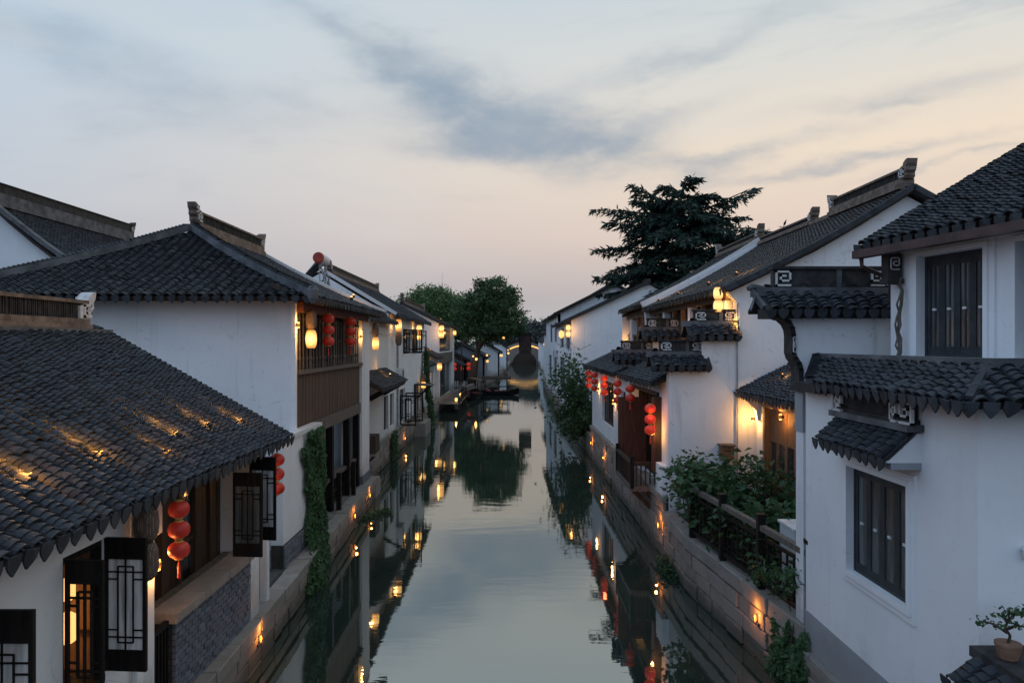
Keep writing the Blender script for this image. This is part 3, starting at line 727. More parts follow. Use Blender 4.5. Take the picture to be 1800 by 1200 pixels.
# ------------------------------------------------------------------ setting: water, ground, quays
# canal edges (x, y) from the near end to the far bend
LE = [(-3.75, -12), (-3.80, 3), (-4.12, 15.5), (-4.42, 25.2), (-5.12, 25.3), (-5.20, 47.5), (-5.05, 62), (-4.0, 74), (-3.2, 84), (-1.6, 104), (0.2, 150), (1.2, 195), (2.0, 300)]
RE = [(4.30, -12), (4.24, 8.5), (4.29, 10.57), (3.80, 15.7), (3.82, 18), (3.87, 34), (3.87, 60), (4.5, 90), (7.4, 150), (8.2, 195), (9.5, 300)]
wt_ = MB(); wt_.add([(-9, -14, 0), (14, -14, 0), (14, 300, 0), (-9, 300, 0)], [(0,1,2,3)])
tag(wt_.build('water', 'water'), kind='structure')
g = MB(); far = 1500
def strip(edge, side, zt, m_):
    for (x0, y0), (x1, y1) in zip(edge[:-1], edge[1:]):
        q = [(x0, y0, zt), (x1, y1, zt), (side*far, y1, zt), (side*far, y0, zt)]
        m_.add(q, [(0,1,2,3) if side > 0 else (3,2,1,0)])
        m_.add([(x0, y0, -1), (x1, y1, -1), (x1, y1, zt), (x0, y0, zt)], [(0,1,2,3)])
strip([(x-0.12, y) for x, y in LE], -1, 0.66, g); strip([(x+0.12, y) for x, y in RE], 1, 0.66, g)
g.add([(-far, 300, .66), (far, 300, .66), (far, 2400, .66), (-far, 2400, .66)], [(0,1,2,3)])
g.add([(-far, 300, -1), (far, 300, -1), (far, 300, .66), (-far, 300, .66)], [(0,1,2,3)])
tag(g.build('ground', 'earth'), kind='structure')
# --- quay stones: a few worn block shapes shared by every stone
def stone_variant(seed):
    bm = bmesh.new(); bmesh.ops.create_cube(bm, size=1.0)
    bmesh.ops.bevel(bm, geom=bm.edges[:], offset=0.045, segments=1, affect='EDGES')
    rr = random.Random(seed)
    for v in bm.verts: v.co += Vector((rr.uniform(-.02, .02), rr.uniform(-.025, .025), rr.uniform(-.03, .03)))
    me = bpy.data.meshes.new('stone'); bm.to_mesh(me); bm.free(); return me
SV = {}
for mm in ('stone', 'coping', 'brick_blue', 'brick_red', 'ledge', 'paving'):
    SV[mm] = [stone_variant(k) for k in range(5)]
    for me in SV[mm]: me.materials.append(MATS[mm])
def block(name, parent, c, sx, sy, sz, material, rz=0.0, jit=0.01):
    M = Matrix.Translation(c) @ Matrix.Rotation(rz, 4, 'Z') @ Matrix.Diagonal((sx, sy, sz, 1))
    M[0][3] += random.uniform(-jit, jit)
    return inst(name, random.choice(SV[material]), parent, M)
def quay(name, p0, p1, top, side, courses=((-0.35, 0.02), (0.02, 0.26), (0.26, 0.48)), cop=0.22, y_from=0, label=None, lens=(0.45, 1.0), cop_w=0.34):
    """retaining wall of separate stones with a coping course; side=+1 when the water lies on +x"""
    p0, p1 = Vector(p0 + (0,)), Vector(p1 + (0,)); d = p1-p0; L = d.length; d /= L; nrm = Vector((d.y, -d.x, 0))*side
    rz = math.atan2(d.y, d.x)
    q0, q1 = p0 - nrm*0.07, p1 - nrm*0.07
    mb = MB(); a, b = q0, q1; c_, e_ = q1 - nrm*0.30, q0 - nrm*0.30
    mb.add([(a.x,a.y,-1), (b.x,b.y,-1), (c_.x,c_.y,-1), (e_.x,e_.y,-1), (a.x,a.y,top-.02), (b.x,b.y,top-.02), (c_.x,c_.y,top-.02), (e_.x,e_.y,top-.02)],
           [(0,3,2,1), (4,5,6,7), (0,1,5,4), (1,2,6,5), (2,3,7,6), (3,0,4,7)])
    o = tag(mb.build(name, 'joint'), kind='structure')
    for (z0, z1) in courses:
        s_ = -random.uniform(0, .3)
        while s_ < L:
            ln = random.uniform(*lens); a0, a1 = max(0, s_), min(L, s_+ln); s_ += ln
            if a1-a0 < .06: continue
            c = p0 + d*((a0+a1)/2) - nrm*(0.10 + random.uniform(-.022, .022)); c.z = (z0+z1)/2
            block('stone', o, c, (a1-a0)-.024, 0.20, (z1-z0)-.022, 'stone', rz, .004)
    if cop:
        s_ = 0
        while s_ < L - .05:
            ln = random.uniform(0.9, 1.5); a1 = min(L, s_+ln)
            c = p0 + d*((s_+a1)/2) - nrm*(cop_w/2-.035 + random.uniform(-.01, .01)); c.z = top - cop/2 + random.uniform(-.006, .006)
            block('coping_stone', o, c, (a1-s_)-.01, cop_w, cop, 'coping', rz, .004); s_ += ln
    return o
quay('quay_left', (-3.80, 3.0), (-4.12, 15.5), 0.72, 1)
quay('quay_left', (-4.12, 15.5), (-4.42, 25.2), 0.72, 1)
quay('quay_left', (-5.12, 25.3), (-5.20, 40.0), 1.24, 1, ((-0.35, 0.02), (0.02, 0.28), (0.28, 0.54), (0.54, 0.80), (0.80, 1.06)), 0.18)
tag(MB().beam((-5.40, 40, .1), (-5.42, 47.6, .1), .44, 2.2).build('quay_left_far', 'stone'), kind='structure')
tag(MB().box(-5.1, -4.42, 25.0, 25.9, -1, .60).box(-5.1, -4.5, 25.9, 26.5, -1, .40).build('landing_step', 'coping'), kind='structure')
C15 = ((-0.35, 0.02), (0.02, 0.30), (0.30, 0.58), (0.58, 0.86))
quay('quay_right', (3.82, 18.0), (3.87, 34.0), 1.50, -1, C15 + ((0.86, 1.10), (1.10, 1.34)), 0.16)
quay('garden_quay', (4.28, 10.60), (3.79, 15.75), 1.16, -1, C15, 0.26, lens=(.5, .95))
quay('garden_quay', (3.79, 15.75), (3.82, 18.0), 1.16, -1, C15, 0.26)
quay('quay_base', (4.24, 4.0), (4.22, 10.58), 0.88, -1, C15[:3] + ((.58, .70),), 0.18, cop_w=.30)
fr_ = MB()                                        # farther stretches, plain walls
for (x0, y0), (x1, y1) in zip([(3.87, 34), (3.87, 60), (4.5, 90), (7.4, 150), (8.2, 195)], [(3.87, 60), (4.5, 90), (7.4, 150), (8.2, 195), (9.5, 300)]):
    fr_.beam((x0+.15, y0, 0), (x1+.15, y1, 0), .3, 2.0)
tag(fr_.build('quay_right_far', 'stone'), kind='structure')
fl_ = MB()
for (x0, y0), (x1, y1) in zip(LE[5:-1], LE[6:]): fl_.beam((x0-.15, y0, 0), (x1-.15, y1, 0), .3, 1.9)
tag(fl_.build('quay_left_bend', 'stone'), kind='structure')
# paving on the left quay and the garden soil
pv = tag(MB().box(-6.2, -4.72, 14.8, 25.2, 0.5, 0.672).build('pavement', 'joint'), kind='structure')
yy = 14.9
while yy < 24.6:
    ln = random.uniform(.7, 1.1); xx = -4.42 - (yy-15)*.03
    while xx > -6.1:
        wd = random.uniform(.45, .7); block('paving_stone', pv, Vector((xx-wd/2, yy+ln/2, .66)), wd-.012, ln-.012, .09, 'paving', 0, .003); xx -= wd
    yy += ln
tag(MB().add([(4.50, 10.8, 1.10), (9, 10.8, 1.10), (9, 17.98, 1.10), (4.02, 17.98, 1.10), (4.50, 10.8, .4), (9, 10.8, .4), (9, 17.98, .4), (4.02, 17.98, .4)],
    [(0,1,2,3), (0,4,5,1), (3,2,6,7), (0,3,7,4)]).build('garden_soil', 'soil'), kind='structure')

# ------------------------------------------------------------------ H1: low white house with the lamp-lit roof (left, near)
h1 = thing('white_house', 'low white house with lamp-lit grey tile roof and lattice casements over the canal', 'house', (-4.15, 8.5, .7))
X1 = -4.15
wall(h1, 'L', X1, 2.6, 8.72, .7, 3.72, [(6.92, 7.60, 1.80, 3.20), (4.95, 5.66, 1.50, 3.15)], .12)
wall(h1, 'L', X1, 12.02, 12.42, .7, 3.7, (), .25, name='pilaster')
wall(h1, 'F', 12.42, -9.8, -4.42, .7, 3.3, (), .2, name='end_wall', material='plaster_old')
gable(h1, 12.40, [(-4.3, 3.2), (-4.3, 3.42), (-6.97, 5.10), (-9.6, 3.42), (-9.6, 3.2)], .22)
MB().box(-4.95, -4.152, 8.50, 8.72, .7, 3.7).build('return_wall', 'plaster', h1)
MB().box(-4.95, -4.20, 12.04, 12.2, .7, 3.7).build('return_wall', 'plaster', h1)
# pillar edge trim by the downpipe
MB().tube([(-4.10, 8.15, .7), (-4.10, 8.15, 3.5)], .03, 8).build('downpipe', 'white_metal', h1)
eo = V3(-3.70, 2.4, 3.63); s1 = V3(-3.27, 0, 1.83)
ro1 = tiled_slope(h1, eo, (0, 1, 0), s1, 10.28, s1.length, parts=300, pitch=0.205, expo=.066, thick=.09)
MB().add([(-6.97, 2.4, 5.44), (-6.97, 12.68, 5.44), (-10.2, 12.68, 3.63), (-10.2, 2.4, 3.63), (-6.97, 2.4, 5.34), (-6.97, 12.68, 5.34), (-10.2, 12.68, 3.53), (-10.2, 2.4, 3.53)],
         [(0,1,2,3), (7,6,5,4), (0,4,5,1), (1,5,6,2), (2,6,7,3), (3,7,4,0)]).build('back_slope', 'tile', h1)
ridge(h1, (-6.97, 2.6, 5.42), (-6.97, 12.15, 5.42), h=.30, wd=.24, near_end=False, hook=.30, base=.20, end_mat='carved')
MB().beam((-6.97, 2.5, 5.40), (-6.97, 12.72, 5.40), .42, .10).build('ridge_footing', 'mortar', h1)
hip_cap(h1, (-3.72, 12.66, 3.60), (-6.9, 12.66, 5.38), .10, .05, 'mortar', 'verge')
mb = MB()                                              # rafters under the eave
for k in range(34): mb.beam((-3.78, 2.9+k*.29, 3.53), (-4.6, 2.9+k*.29, 3.98), .07, .08)
mb.build('rafters', 'wood_dark', h1)
MB().beam((-4.12, 8.72, 3.52), (-4.12, 12.0, 3.52), .14, .2).build('eave_beam', 'wood_red', h1)
MB().box(-4.60, -4.12, 8.74, 8.86, 2.95, 3.65).build('corbel', 'plaster_old', h1)
# recessed timber shopfront: posts, boards and glazed leaves, each board its own piece
sf = MB().box(-4.72, -4.66, 8.72, 12.04, .7, 3.72).build('shopfront', 'wood_black', h1)
y = 8.76; k = 0
while y < 11.95:
    MB().box(-4.66, -4.58, y, y+.09, .7, 3.6).build('post', 'wood_dark', sf)
    if k in (1, 3):
        MB().box(-4.655, -4.635, y+.10, y+.52, 1.95, 3.2).build('pane', 'glass', sf)
        MB().box(-4.65, -4.60, y+.09, y+.53, 2.35, 2.41).build('rail', 'wood_dark', sf)
    else:
        for q in range(3): MB().box(-4.655, -4.628-.004*(q % 2), y+.10+q*.142, y+.10+q*.142+.136, .75, 3.55).build('plank', 'wood_dark', sf)
    y += .535; k += 1
# brick parapet with a stone ledge
pp = MB().box(-4.42, -4.19, 9.27, 12.0, .70, 1.72).build('parapet', 'joint', h1)
nb = 0
for r_ in range(13):
    z0 = .71 + r_*.078; yb = 9.27 + (0 if r_ % 2 else -.09)
    while yb < 12.0:
        a0, a1 = max(9.27, yb), min(12.0, yb+.19)
        if a1-a0 > .03: block('brick', pp, Vector((-4.195, (a0+a1)/2, z0+.035)), .09 + random.uniform(-.012, .012), a1-a0-.014, .066, 'brick_blue', random.gauss(0, .02), .006)
        yb += .20
for r_ in range(13):
    block('end_brick', pp, Vector((-4.33, 9.255, .745+r_*.078)), .20, .06, .064, 'brick_red', 0, .01)
y = 9.18
while y < 11.9:
    ln = min(12.05-y, random.uniform(.7, 1.0)); block('ledge_slab', pp, Vector((-4.27, y+ln/2, 1.79)), .36, ln-.012, .13, 'ledge', 0, .004); y += ln
MB().box(-4.60, -4.42, 9.2, 12.0, 1.60, 1.84).build('window_sill', 'wood_grey', h1)
# dark railing and planks between the pillar and the parapet
rl = MB().beam((-4.22, 8.74, 1.74), (-4.22, 9.22, 1.74), .06, .07).build('railing', 'wood_black', h1)
for k in range(6): MB().beam((-4.22, 8.78+k*.085, .72), (-4.22, 8.78+k*.085, 1.72), .03, .03).build('baluster', 'wood_black', rl)
# open casements: two at the window, one sash nearer, two farther along
def leaf_at(house, x0, y0, wd, z0, hh, ang, pane='paper', **kw):
    """casement leaf hinged at (x0,y0) swung out into the canal by ang degrees"""
    d = Vector((math.cos(R(ang)), math.sin(R(ang)), 0)); M = frame((x0, y0, z0), d)
    M = frame(Vector((x0, y0, z0)) + d*wd, -d)
    return sash(house, M, wd, hh, 'casement', 'wood_black', pane, **kw)
leaf_at(h1, -4.14, 7.62, .44, 1.84, 1.37, -4, 'paper', st=.034, bar=.013)
leaf_at(h1, -4.14, 6.93, .37, 1.78, 1.40, -4, None, st=.030, bar=.013)
leaf_at(h1, -4.14, 5.70, .49, 1.55, 1.60, 0, 'paper', st=.036, bar=.013)
leaf_at(h1, -4.05, 10.95, .44, 2.06, 1.24, -4, 'glass_grey', st=.034, bar=.013)
leaf_at(h1, -4.03, 11.60, .43, 2.14, 1.30, -8, 'paper', st=.034, bar=.013)
# window casing and the lamplit room behind it
M_, sg = plane('L', X1)
for (a, b, c, d) in ((6.92, 7.60, 1.80, 3.20), (4.95, 5.66, 1.50, 3.15)):
    mb = MB(); mb.box(-4.26, -4.16, a, a+.03, c, d); mb.box(-4.26, -4.16, b-.03, b, c, d); mb.box(-4.26, -4.16, a+.03, b-.03, d-.06, d); mb.box(-4.38, -4.12, a, b, c-.05, c+.02)
    mb.build('window_casing', 'wood_black', h1)
MB().box(-7.2, -7.1, 3.0, 8.4, .7, 3.6).build('room_wall', 'wood_warm', h1)
MB().box(-7.1, -4.42, 3.0, 8.4, .70, .76).build('room_floor', 'wood_warm', h1)
MB().box(-7.1, -4.28, 8.36, 8.48, .7, 3.6).build('room_wall', 'wood_warm', h1)
for z in (1.5, 1.95, 2.75): MB().box(-6.4, -4.3, 8.22, 8.36, z, z+.03).build('room_shelf', 'wood_brown', h1)
LX, LY = -4.78, 8.05
lr = thing('paper_lantern', 'lit paper lantern glowing inside the lattice window of the low white house', 'lantern', (LX, LY, 2.3))
MB().lathe([(.05, 1.95), (.09, 1.98), (.09, 2.25), (.05, 2.28)], 12, Matrix.Translation((LX, LY, 0))).build('shade', 'bulb_soft', lr, True)
MB().lathe([(.05, 2.42), (.08, 2.45), (.08, 2.62), (.05, 2.65)], 12, Matrix.Translation((LX, LY, 0))).build('shade', 'bulb_soft', lr, True)
MB().tube([(LX, LY, 2.65), (LX, LY, 3.6)], .008, 5).build('cord', 'wood_black', lr)
point('glow', (-5.1, 7.75, 2.1), 9, lr, .1)
tb = thing('table', 'small dark table with a pink cloth inside the lattice window', 'table', (-4.8, 7.2, .76))
MB().box(-5.1, -4.5, 6.95, 7.55, 1.42, 1.48).build('table_top', 'wood_warm', tb)
for a in (-5.05, -4.55):
    for b in (7.0, 7.5): MB().box(a-.03, a+.03, b-.03, b+.03, .76, 1.42).build('leg', 'wood_dark', tb)
MB().box(-4.85, -4.5, 7.0, 7.3, 1.48, 1.53).build('cloth', 'cloth_pink', tb)
# roof uplights lying in the tile valleys
rl_n = s1.normalized(); nn1 = V3(0, 1, 0).cross(rl_n)
for i, (ya, ba, pw, lab) in enumerate([(5.05, .62, 16, 'on the tiles above the lone lattice sash'), (6.62, .66, 20, 'above the open lattice casement'),
        (7.86, .70, 18, 'above the pillar with the woven lantern'), (8.9, .42, 6, 'low on the eave over the red lantern string'),
        (9.65, .70, 14, 'above the middle of the timber shopfront'), (10.7, .72, 12, 'above the far pair of casements'), (11.75, .60, 9, 'beside the gable of the taller house')]):
    p0 = eo + V3(0, 1, 0)*(ya-2.4) + rl_n*ba + nn1*.075
    t_ = thing('roof_uplight', 'small warm roof lamp ' + lab, 'lamp', p0, 'small lamps lying on the tile roof')
    M = Matrix((V3(0,1,0), rl_n, nn1)).transposed().to_4x4(); M.translation = p0
    MB().lathe([(.022, -.04), (.032, -.03), (.032, .02), (.028, .03)], 10, M @ Matrix.Rotation(R(-90), 4, 'X')).build('housing', 'metal_dark', t_)
    MB().lathe([(.012, .028), (.016, .034), (.010, .042)], 10, M @ Matrix.Rotation(R(-90), 4, 'X')).build('bulb', 'bulb_orange', t_)
    point('glow', p0 + rl_n*.09 + nn1*.05, pw*.26, t_, .02, (1.0, .42, .08)); point('glow', p0 + rl_n*.38 + nn1*.07, pw*.12, t_, .02, (1.0, .42, .08))
    d = bpy.data.lights.new('glow', 'SPOT'); d.energy = pw*1.6; d.color = (1.0, .42, .08); d.spot_size = R(46); d.spot_blend = .9; d.shadow_soft_size = .02
    o = bpy.data.objects.new('glow', d); COL.objects.link(o); o.parent = t_
    o.location = rl_n*.06 + nn1*.10
    o.rotation_euler = (-(rl_n*1.0 - nn1*.16)).to_track_quat('Z', 'Y').to_euler()
# lanterns and lamps of H1
bamboo_lantern(-3.92, 8.05, 3.52, 'two stacked woven bamboo lanterns, unlit, hung by the white pillar over the open casement', .13, .40, 2, (), 0)
tl = wall_lamp(-4.15, 8.66, 2.62, 'glowing brass wall lamp on the white pillar under the woven lanterns', (1, 0), 9)
lantern_string(-3.86, 8.72, 3.42, 'string of three red lanterns with tassel beside the timber shopfront', 3, .125, False, True, .06)
lantern_string(-3.86, 12.45, 3.42, 'string of three red lanterns at the far gable of the low house', 3, .125, False, False, .06)
wall_lamp(-4.09, 12.1, 2.85, 'slim warm wall lamp seen through the far open casement', (1, 0), 2)
# ------------------------------------------------------------------ H2: two-storey house with hipped front (left)
h2 = thing('timber_house', 'two-storey white house with hipped tile roof and brown timber balcony over the quay', 'house', (-4.7, 16.2, .7))
X2 = -4.70
wall(h2, 'F', 16.2, -12.2, X2, .7, 6.25, (), .22, name='front_wall')
MB().box(-4.72, -4.62, 16.19, 16.33, 3.3, 6.2).build('corner_pilaster', 'plaster_clean', h2)
# slopes
sA = V3(0, 4.15, 1.99); SA = sA.length; kx = 4.175/SA
tiled_slope(h2, (-12.45, 15.45, 6.21), (1, 0, 0), sA, 8.35, SA, lambda b: b*kx, lambda b: 8.35-b*kx, parts=300, pitch=.235, expo=.10, sag=.10, scale=1.15)
sB = V3(-4.2, 0, 1.99); SB = sB.length
tiled_slope(h2, (-4.1, 15.45, 6.21), (0, 1, 0), sB, 9.65, SB, lambda b: b*4.15/SB, None, parts=120, pitch=.215, expo=.10, sag=.10)
MB().add([(-8.3, 19.6, 8.2), (-8.3, 25.1, 8.2), (-12.5, 25.1, 6.21), (-12.45, 15.45, 6.21), (-8.3, 19.6, 8.1), (-8.3, 25.1, 8.1), (-12.5, 25.1, 6.11), (-12.45, 15.45, 6.11)],
         [(0,1,2,3), (7,6,5,4), (0,4,5,1), (1,5,6,2), (2,6,7,3), (3,7,4,0)]).build('back_slope', 'tile', h2)
def sagline(a, b, sag, n=8):
    a, b = Vector(a), Vector(b); return [a.lerp(b, i/n) + V3(0, 0, -sag*4*(i/n)*(1-i/n)) for i in range(n+1)]
for (a, b) in (((-4.02, 15.37, 6.22), (-8.3, 19.6, 8.26)), ((-12.5, 15.4, 6.22), (-8.3, 19.6, 8.26))):
    L_ = sagline(a, b, .10, 4)
    for p_, q_ in zip(L_[:-1], L_[1:]): hip_cap(h2, p_, q_, .20, .16)
MB().lathe([(.05, 6.05), (.11, 6.15), (.13, 6.32), (.07, 6.42)], 10, Matrix.Translation((-4.02, 15.38, 0))).build('hip_nose', 'mortar', h2)
L_ = sagline((-4.1, 25.12, 6.28), (-8.3, 25.12, 8.27), .1, 4)
for p_, q_ in zip(L_[:-1], L_[1:]): MB().beam(p_, q_, .34, .16).build('verge', 'plaster_old', h2)
ridge(h2, (-8.3, 19.75, 8.16), (-8.3, 24.95, 8.16), h=.30, wd=.26, hook=.40, base=.30)
gable(h2, 25.0, [(-12, .7), (-5.05, .7), (-5.05, 6.2), (-8.3, 8.0), (-12, 6.2)], -.2, name='end_wall')
mb = MB()
for k in range(30): mb.beam((-4.2, 15.7+k*.31, 6.10), (-5.0, 15.7+k*.31, 6.47), .07, .09)
mb.build('rafters', 'wood_dark', h2)
MB().beam((-4.55, 16.3, 6.02), (-4.55, 24.0, 6.02), .16, .22).build('eave_beam', 'wood_red', h2)
# balcony storey: dark back wall, slender turned posts, planked apron
MB().box(-5.35, -5.25, 16.42, 24.0, 3.3, 6.3).build('back_wall', 'wood_black', h2)
MB().box(-5.3, -4.70, 16.42, 24.0, 3.18, 3.30).build('balcony_floor', 'wood_dark', h2)
hr = MB().beam((-4.66, 16.36, 4.57), (-4.66, 23.7, 4.57), .14, .09).build('hand_rail', 'wood_grey', h2)
k = 0; y = 16.5
while y < 23.6:
    big = k % 4 == 0; wd = .055 if big else .03
    MB().lathe([(wd, 4.6), (wd*.8, 4.8), (wd*1.2, 4.86), (wd*.75, 4.92), (wd*.75, 5.72), (wd*1.2, 5.78), (wd*.8, 5.84), (wd, 6.0)], 7, Matrix.Translation((-4.70, y, 0))).build('turned_post', 'wood_grey', hr)
    y += .30; k += 1
for (y0, y1) in ((16.5, 18.2), (18.3, 20.0), (20.1, 21.8), (21.9, 23.6)):
    M = frame((-5.0, y1, 4.55), (0, -1, 0))
    lb = MB(); n_ = 9
    for q in range(n_+1): lb.box(q*(y1-y0)/n_-.02, q*(y1-y0)/n_+.02, -.03, 0, 0, 1.5, M)
    for z in (.12, .75, 1.3): lb.box(0, y1-y0, -.025, -.002, z-.02, z+.02, M)
    lb.build('lattice_screen', 'wood_dark', h2)
ap = MB().box(-4.78, -4.73, 16.40, 23.7, 3.36, 4.5).build('apron', 'wood_black', h2)
y = 16.36
while y < 23.68:
    w_ = random.uniform(.09, .125); MB().box(-4.735, -4.705-random.uniform(0, .008), y, y+w_-.008, 3.34, 4.53).build('plank', 'wood_brown', ap); y += w_
MB().box(-4.82, -4.66, 17.9, 23.7, 3.02, 3.33).build('floor_beam', 'wood_grey', h2)
MB().box(-4.85, -4.70, 16.3, 17.95, 3.02, 3.33).build('floor_beam', 'wood_brown', h2)
# ground-floor porch
wall(h2, 'L', -5.75, 16.4, 24.6, .7, 3.1, [(18.5, 19.5, .72, 2.9), (22.2, 23.1, .72, 2.9)], .15, 'plaster_old', 'porch_wall')
for yy in (18.1, 19.9, 22.0, 23.4): MB().box(-4.86, -4.68, yy, yy+.20, .7, 3.03).build('porch_post', 'wood_black', h2)
for (a, b) in ((18.5, 19.5), (22.2, 23.1)): MB().box(-5.86, -5.82, a, b, .72, 2.9).build('door', 'wood_dark', h2)
MB().box(-5.745, -5.735, 20.3, 21.9, 1.0, 2.8).build('poster', 'plaster_grey', h2)
pr_ = MB().box(-4.90, -4.74, 17.8, 23.5, 1.50, 1.60).build('porch_rail', 'wood_grey', h2)
MB().box(-4.85, -4.79, 17.8, 23.5, 1.08, 1.16).build('mid_rail', 'wood_black', pr_); MB().box(-4.85, -4.79, 17.8, 23.5, .82, .88).build('low_rail', 'wood_black', pr_)
y = 17.9
while y < 23.4: MB().box(-4.835, -4.805, y, y+.03, .86, 1.5).build('baluster', 'wood_black', pr_); y += .16
for yy in (17.75, 20.0, 21.9): MB().box(-4.60, -4.48, yy, yy+.12, .7, 1.72).build('bollard_post', 'wood_black', h2)
MB().box(-5.3, -4.62, 23.7, 24.95, .70, 6.05).build('white_pier', 'plaster', h2)
MB().box(-5.33, -4.59, 23.66, 24.98, .70, .98).build('pier_foot', 'brick_blue', h2)
# white garden wall with ivy at its foot
gw = thing('garden_wall', 'white plastered wall stub with slate brick foot, half covered in ivy', 'wall', (-4.5, 15.0, .7))
MB().box(-4.75, -4.50, 14.9, 17.9, 1.15, 3.22).build('wall', 'plaster_clean', gw)
MB().box(-4.78, -4.46, 14.88, 17.92, 3.22, 3.32).build('cap', 'plaster_old', gw)
ft = MB().box(-4.74, -4.49, 14.9, 17.9, .68, 1.15).build('foot', 'joint', gw)
for r_ in range(6):
    yb = 14.9
    while yb < 17.9: block('brick', ft, Vector((-4.49, yb+.095, .72+r_*.075)), .06, .178, .062, 'brick_blue', 0, .006); yb += .195
MB().box(-4.3, -4.18, 12.9, 13.05, .7, 2.2).build('gate_post', 'plaster_clean', gw)
# lanterns of H2
bamboo_lantern(-4.42, 16.75, 6.02, 'woven lantern pair at the balcony corner, lower one glowing', .125, .42, 2, (1,), 8, (.0, -.25))
lantern_string(-4.40, 18.3, 6.0, 'string of three red lanterns at the middle of the timber balcony', 3, .145, False, True, .05)
lantern_string(-4.40, 20.9, 6.0, 'string of three red lanterns at the far end of the timber balcony', 3, .145, False, True, .05)
wall_lamp(-4.62, 16.26, 5.62, 'slim warm lamp on the white corner of the timber balcony house', (.75, -.66), 7)
wall_lamp(-4.66, 23.68, 5.45, 'slim warm lamp on the white pier ending the timber balcony', (.5, -.85), 6)
# roof lamps along the far verge
for i, (x, y, pw) in enumerate(((-5.0, 24.2, 10), (-4.5, 21.5, 5))):
    t_ = thing('roof_uplight', ('small warm lamp on the verge of the balcony house roof', 'small warm lamp low on the balcony house eave tiles')[i], 'lamp', (x, y, 6.9), 'small lamps lying on the tile roof')
    z = 6.21 + (-4.1-x)*.474 + .12
    MB().lathe([(.04, z-.04), (.05, z), (.04, z+.05)], 8, Matrix.Translation((x, y, 0))).build('housing', 'metal_dark', t_)
    MB().lathe([(.02, z+.05), (.03, z+.065), (.02, z+.08)], 8, Matrix.Translation((x, y, 0))).build('bulb', 'bulb', t_)
    point('glow', (x-.1, y+.15, z+.16), pw*.5, t_, .03)

# ------------------------------------------------------------------ H3: white two-storey house set back (left)
h3 = thing('white_house', 'white two-storey house with open casements and solar heater on its tile roof', 'house', (-5.9, 27, .7))
X3 = -5.9
wall(h3, 'L', X3, 25.4, 33.0, .7, 6.42, [(31.7, 32.9, 1.6, 3.1)], .25, 'plaster_old')
wall(h3, 'L', X3, 33.0, 47.3, .7, 6.75, [(37.6, 41.2, 4.85, 6.15), (33.4, 34.6, 1.6, 3.1), (36.4, 38.4, 1.5, 3.1), (43.5, 45.0, 1.2, 3.2)], .25)
wall(h3, 'F', 25.4, -11, X3-.25, .7, 6.3, (), .2, name='end_wall')
gable(h3, 47.3, [(-12.3, .7), (-5.92, .7), (-5.92, 6.7), (-9.0, 8.5), (-12.3, 6.7)], -.2)
s3 = V3(-3.4, 0, 2.0)
tiled_slope(h3, (-5.5, 33.0, 6.68), (0, 1, 0), s3, 14.6, s3.length, parts=0, pitch=.22, lo=True, pans=False, drip_parts=False)
s3w = V3(-2.6, 0, 1.25)
tiled_slope(h3, (-5.5, 25.2, 6.32), (0, 1, 0), s3w, 7.8, s3w.length, parts=0, pitch=.22, lo=True, pans=False, drip_parts=False, name='wing_roof')
MB().add([(-8.1, 25.2, 7.55), (-8.1, 33.0, 7.55), (-11, 33.0, 6.2), (-11, 25.2, 6.2)], [(0,1,2,3)]).build('wing_back_slope', 'tile', h3)
MB().beam((-8.1, 25.2, 7.58), (-8.1, 33.0, 7.58), .3, .16).build('wing_ridge', 'ridge_clay', h3)
gable(h3, 33.0, [(-12.2, 5.0), (-5.95, 5.0), (-5.95, 6.72), (-8.9, 8.5), (-12.2, 6.6)], -.2, name='party_wall')
MB().beam((-5.55, 33.0, 6.70), (-8.9, 33.0, 8.70), .2, .14).build('verge', 'plaster_old', h3)
MB().add([(-8.9, 33.0, 8.66), (-8.9, 47.6, 8.66), (-12.4, 47.6, 6.6), (-12.4, 33.0, 6.6)], [(0,1,2,3)]).build('back_slope', 'tile', h3)
ridge(h3, (-8.9, 34.5, 8.62), (-8.9, 47.2, 8.62), h=.26, wd=.24, hook=.4, slices=False)
MB().beam((-5.55, 47.55, 6.70), (-8.9, 47.55, 8.68), .16, .12).build('verge', 'mortar', h3)
win(h3, 'L', X3, 37.6, 41.2, 4.85, 6.15, 3, 'wood_black', 'glass', .12)
for (a, b, z0, z1) in ((31.7, 32.9, 1.6, 3.1), (33.4, 34.6, 1.6, 3.1), (36.4, 38.4, 1.5, 3.1)): win(h3, 'L', X3, a, b, z0, z1, 2, 'wood_black', 'glass_grey', .12)
MB().box(-6.1, -6.0, 43.5, 45.0, .8, 2.9).build('door', 'wood_black', h3)
def open_leaf(house, x0, y0, wd, z0, hh, ang=0, mt='wood_black'):
    d = Vector((math.cos(R(ang)), math.sin(R(ang)), 0)); M = frame(Vector((x0, y0, z0)) + d*wd, -d)
    return sash(house, M, wd, hh, 'casement', mt, None, st=.06, head=.05, foot=.05, bar=.035, th=.05)
open_leaf(h3, -5.88, 37.6, .95, 4.9, 1.2, -5); open_leaf(h3, -5.88, 41.2, .8, 4.9, 1.2, 18); MB().box(-5.86, -5.80, 41.6, 43.0, 4.9, 6.1).build('shutter', 'slate_paint', h3)
open_leaf(h3, -5.88, 36.4, .8, 1.35, 1.5, -3); open_leaf(h3, -5.88, 38.4, .9, 1.35, 1.5, 8)
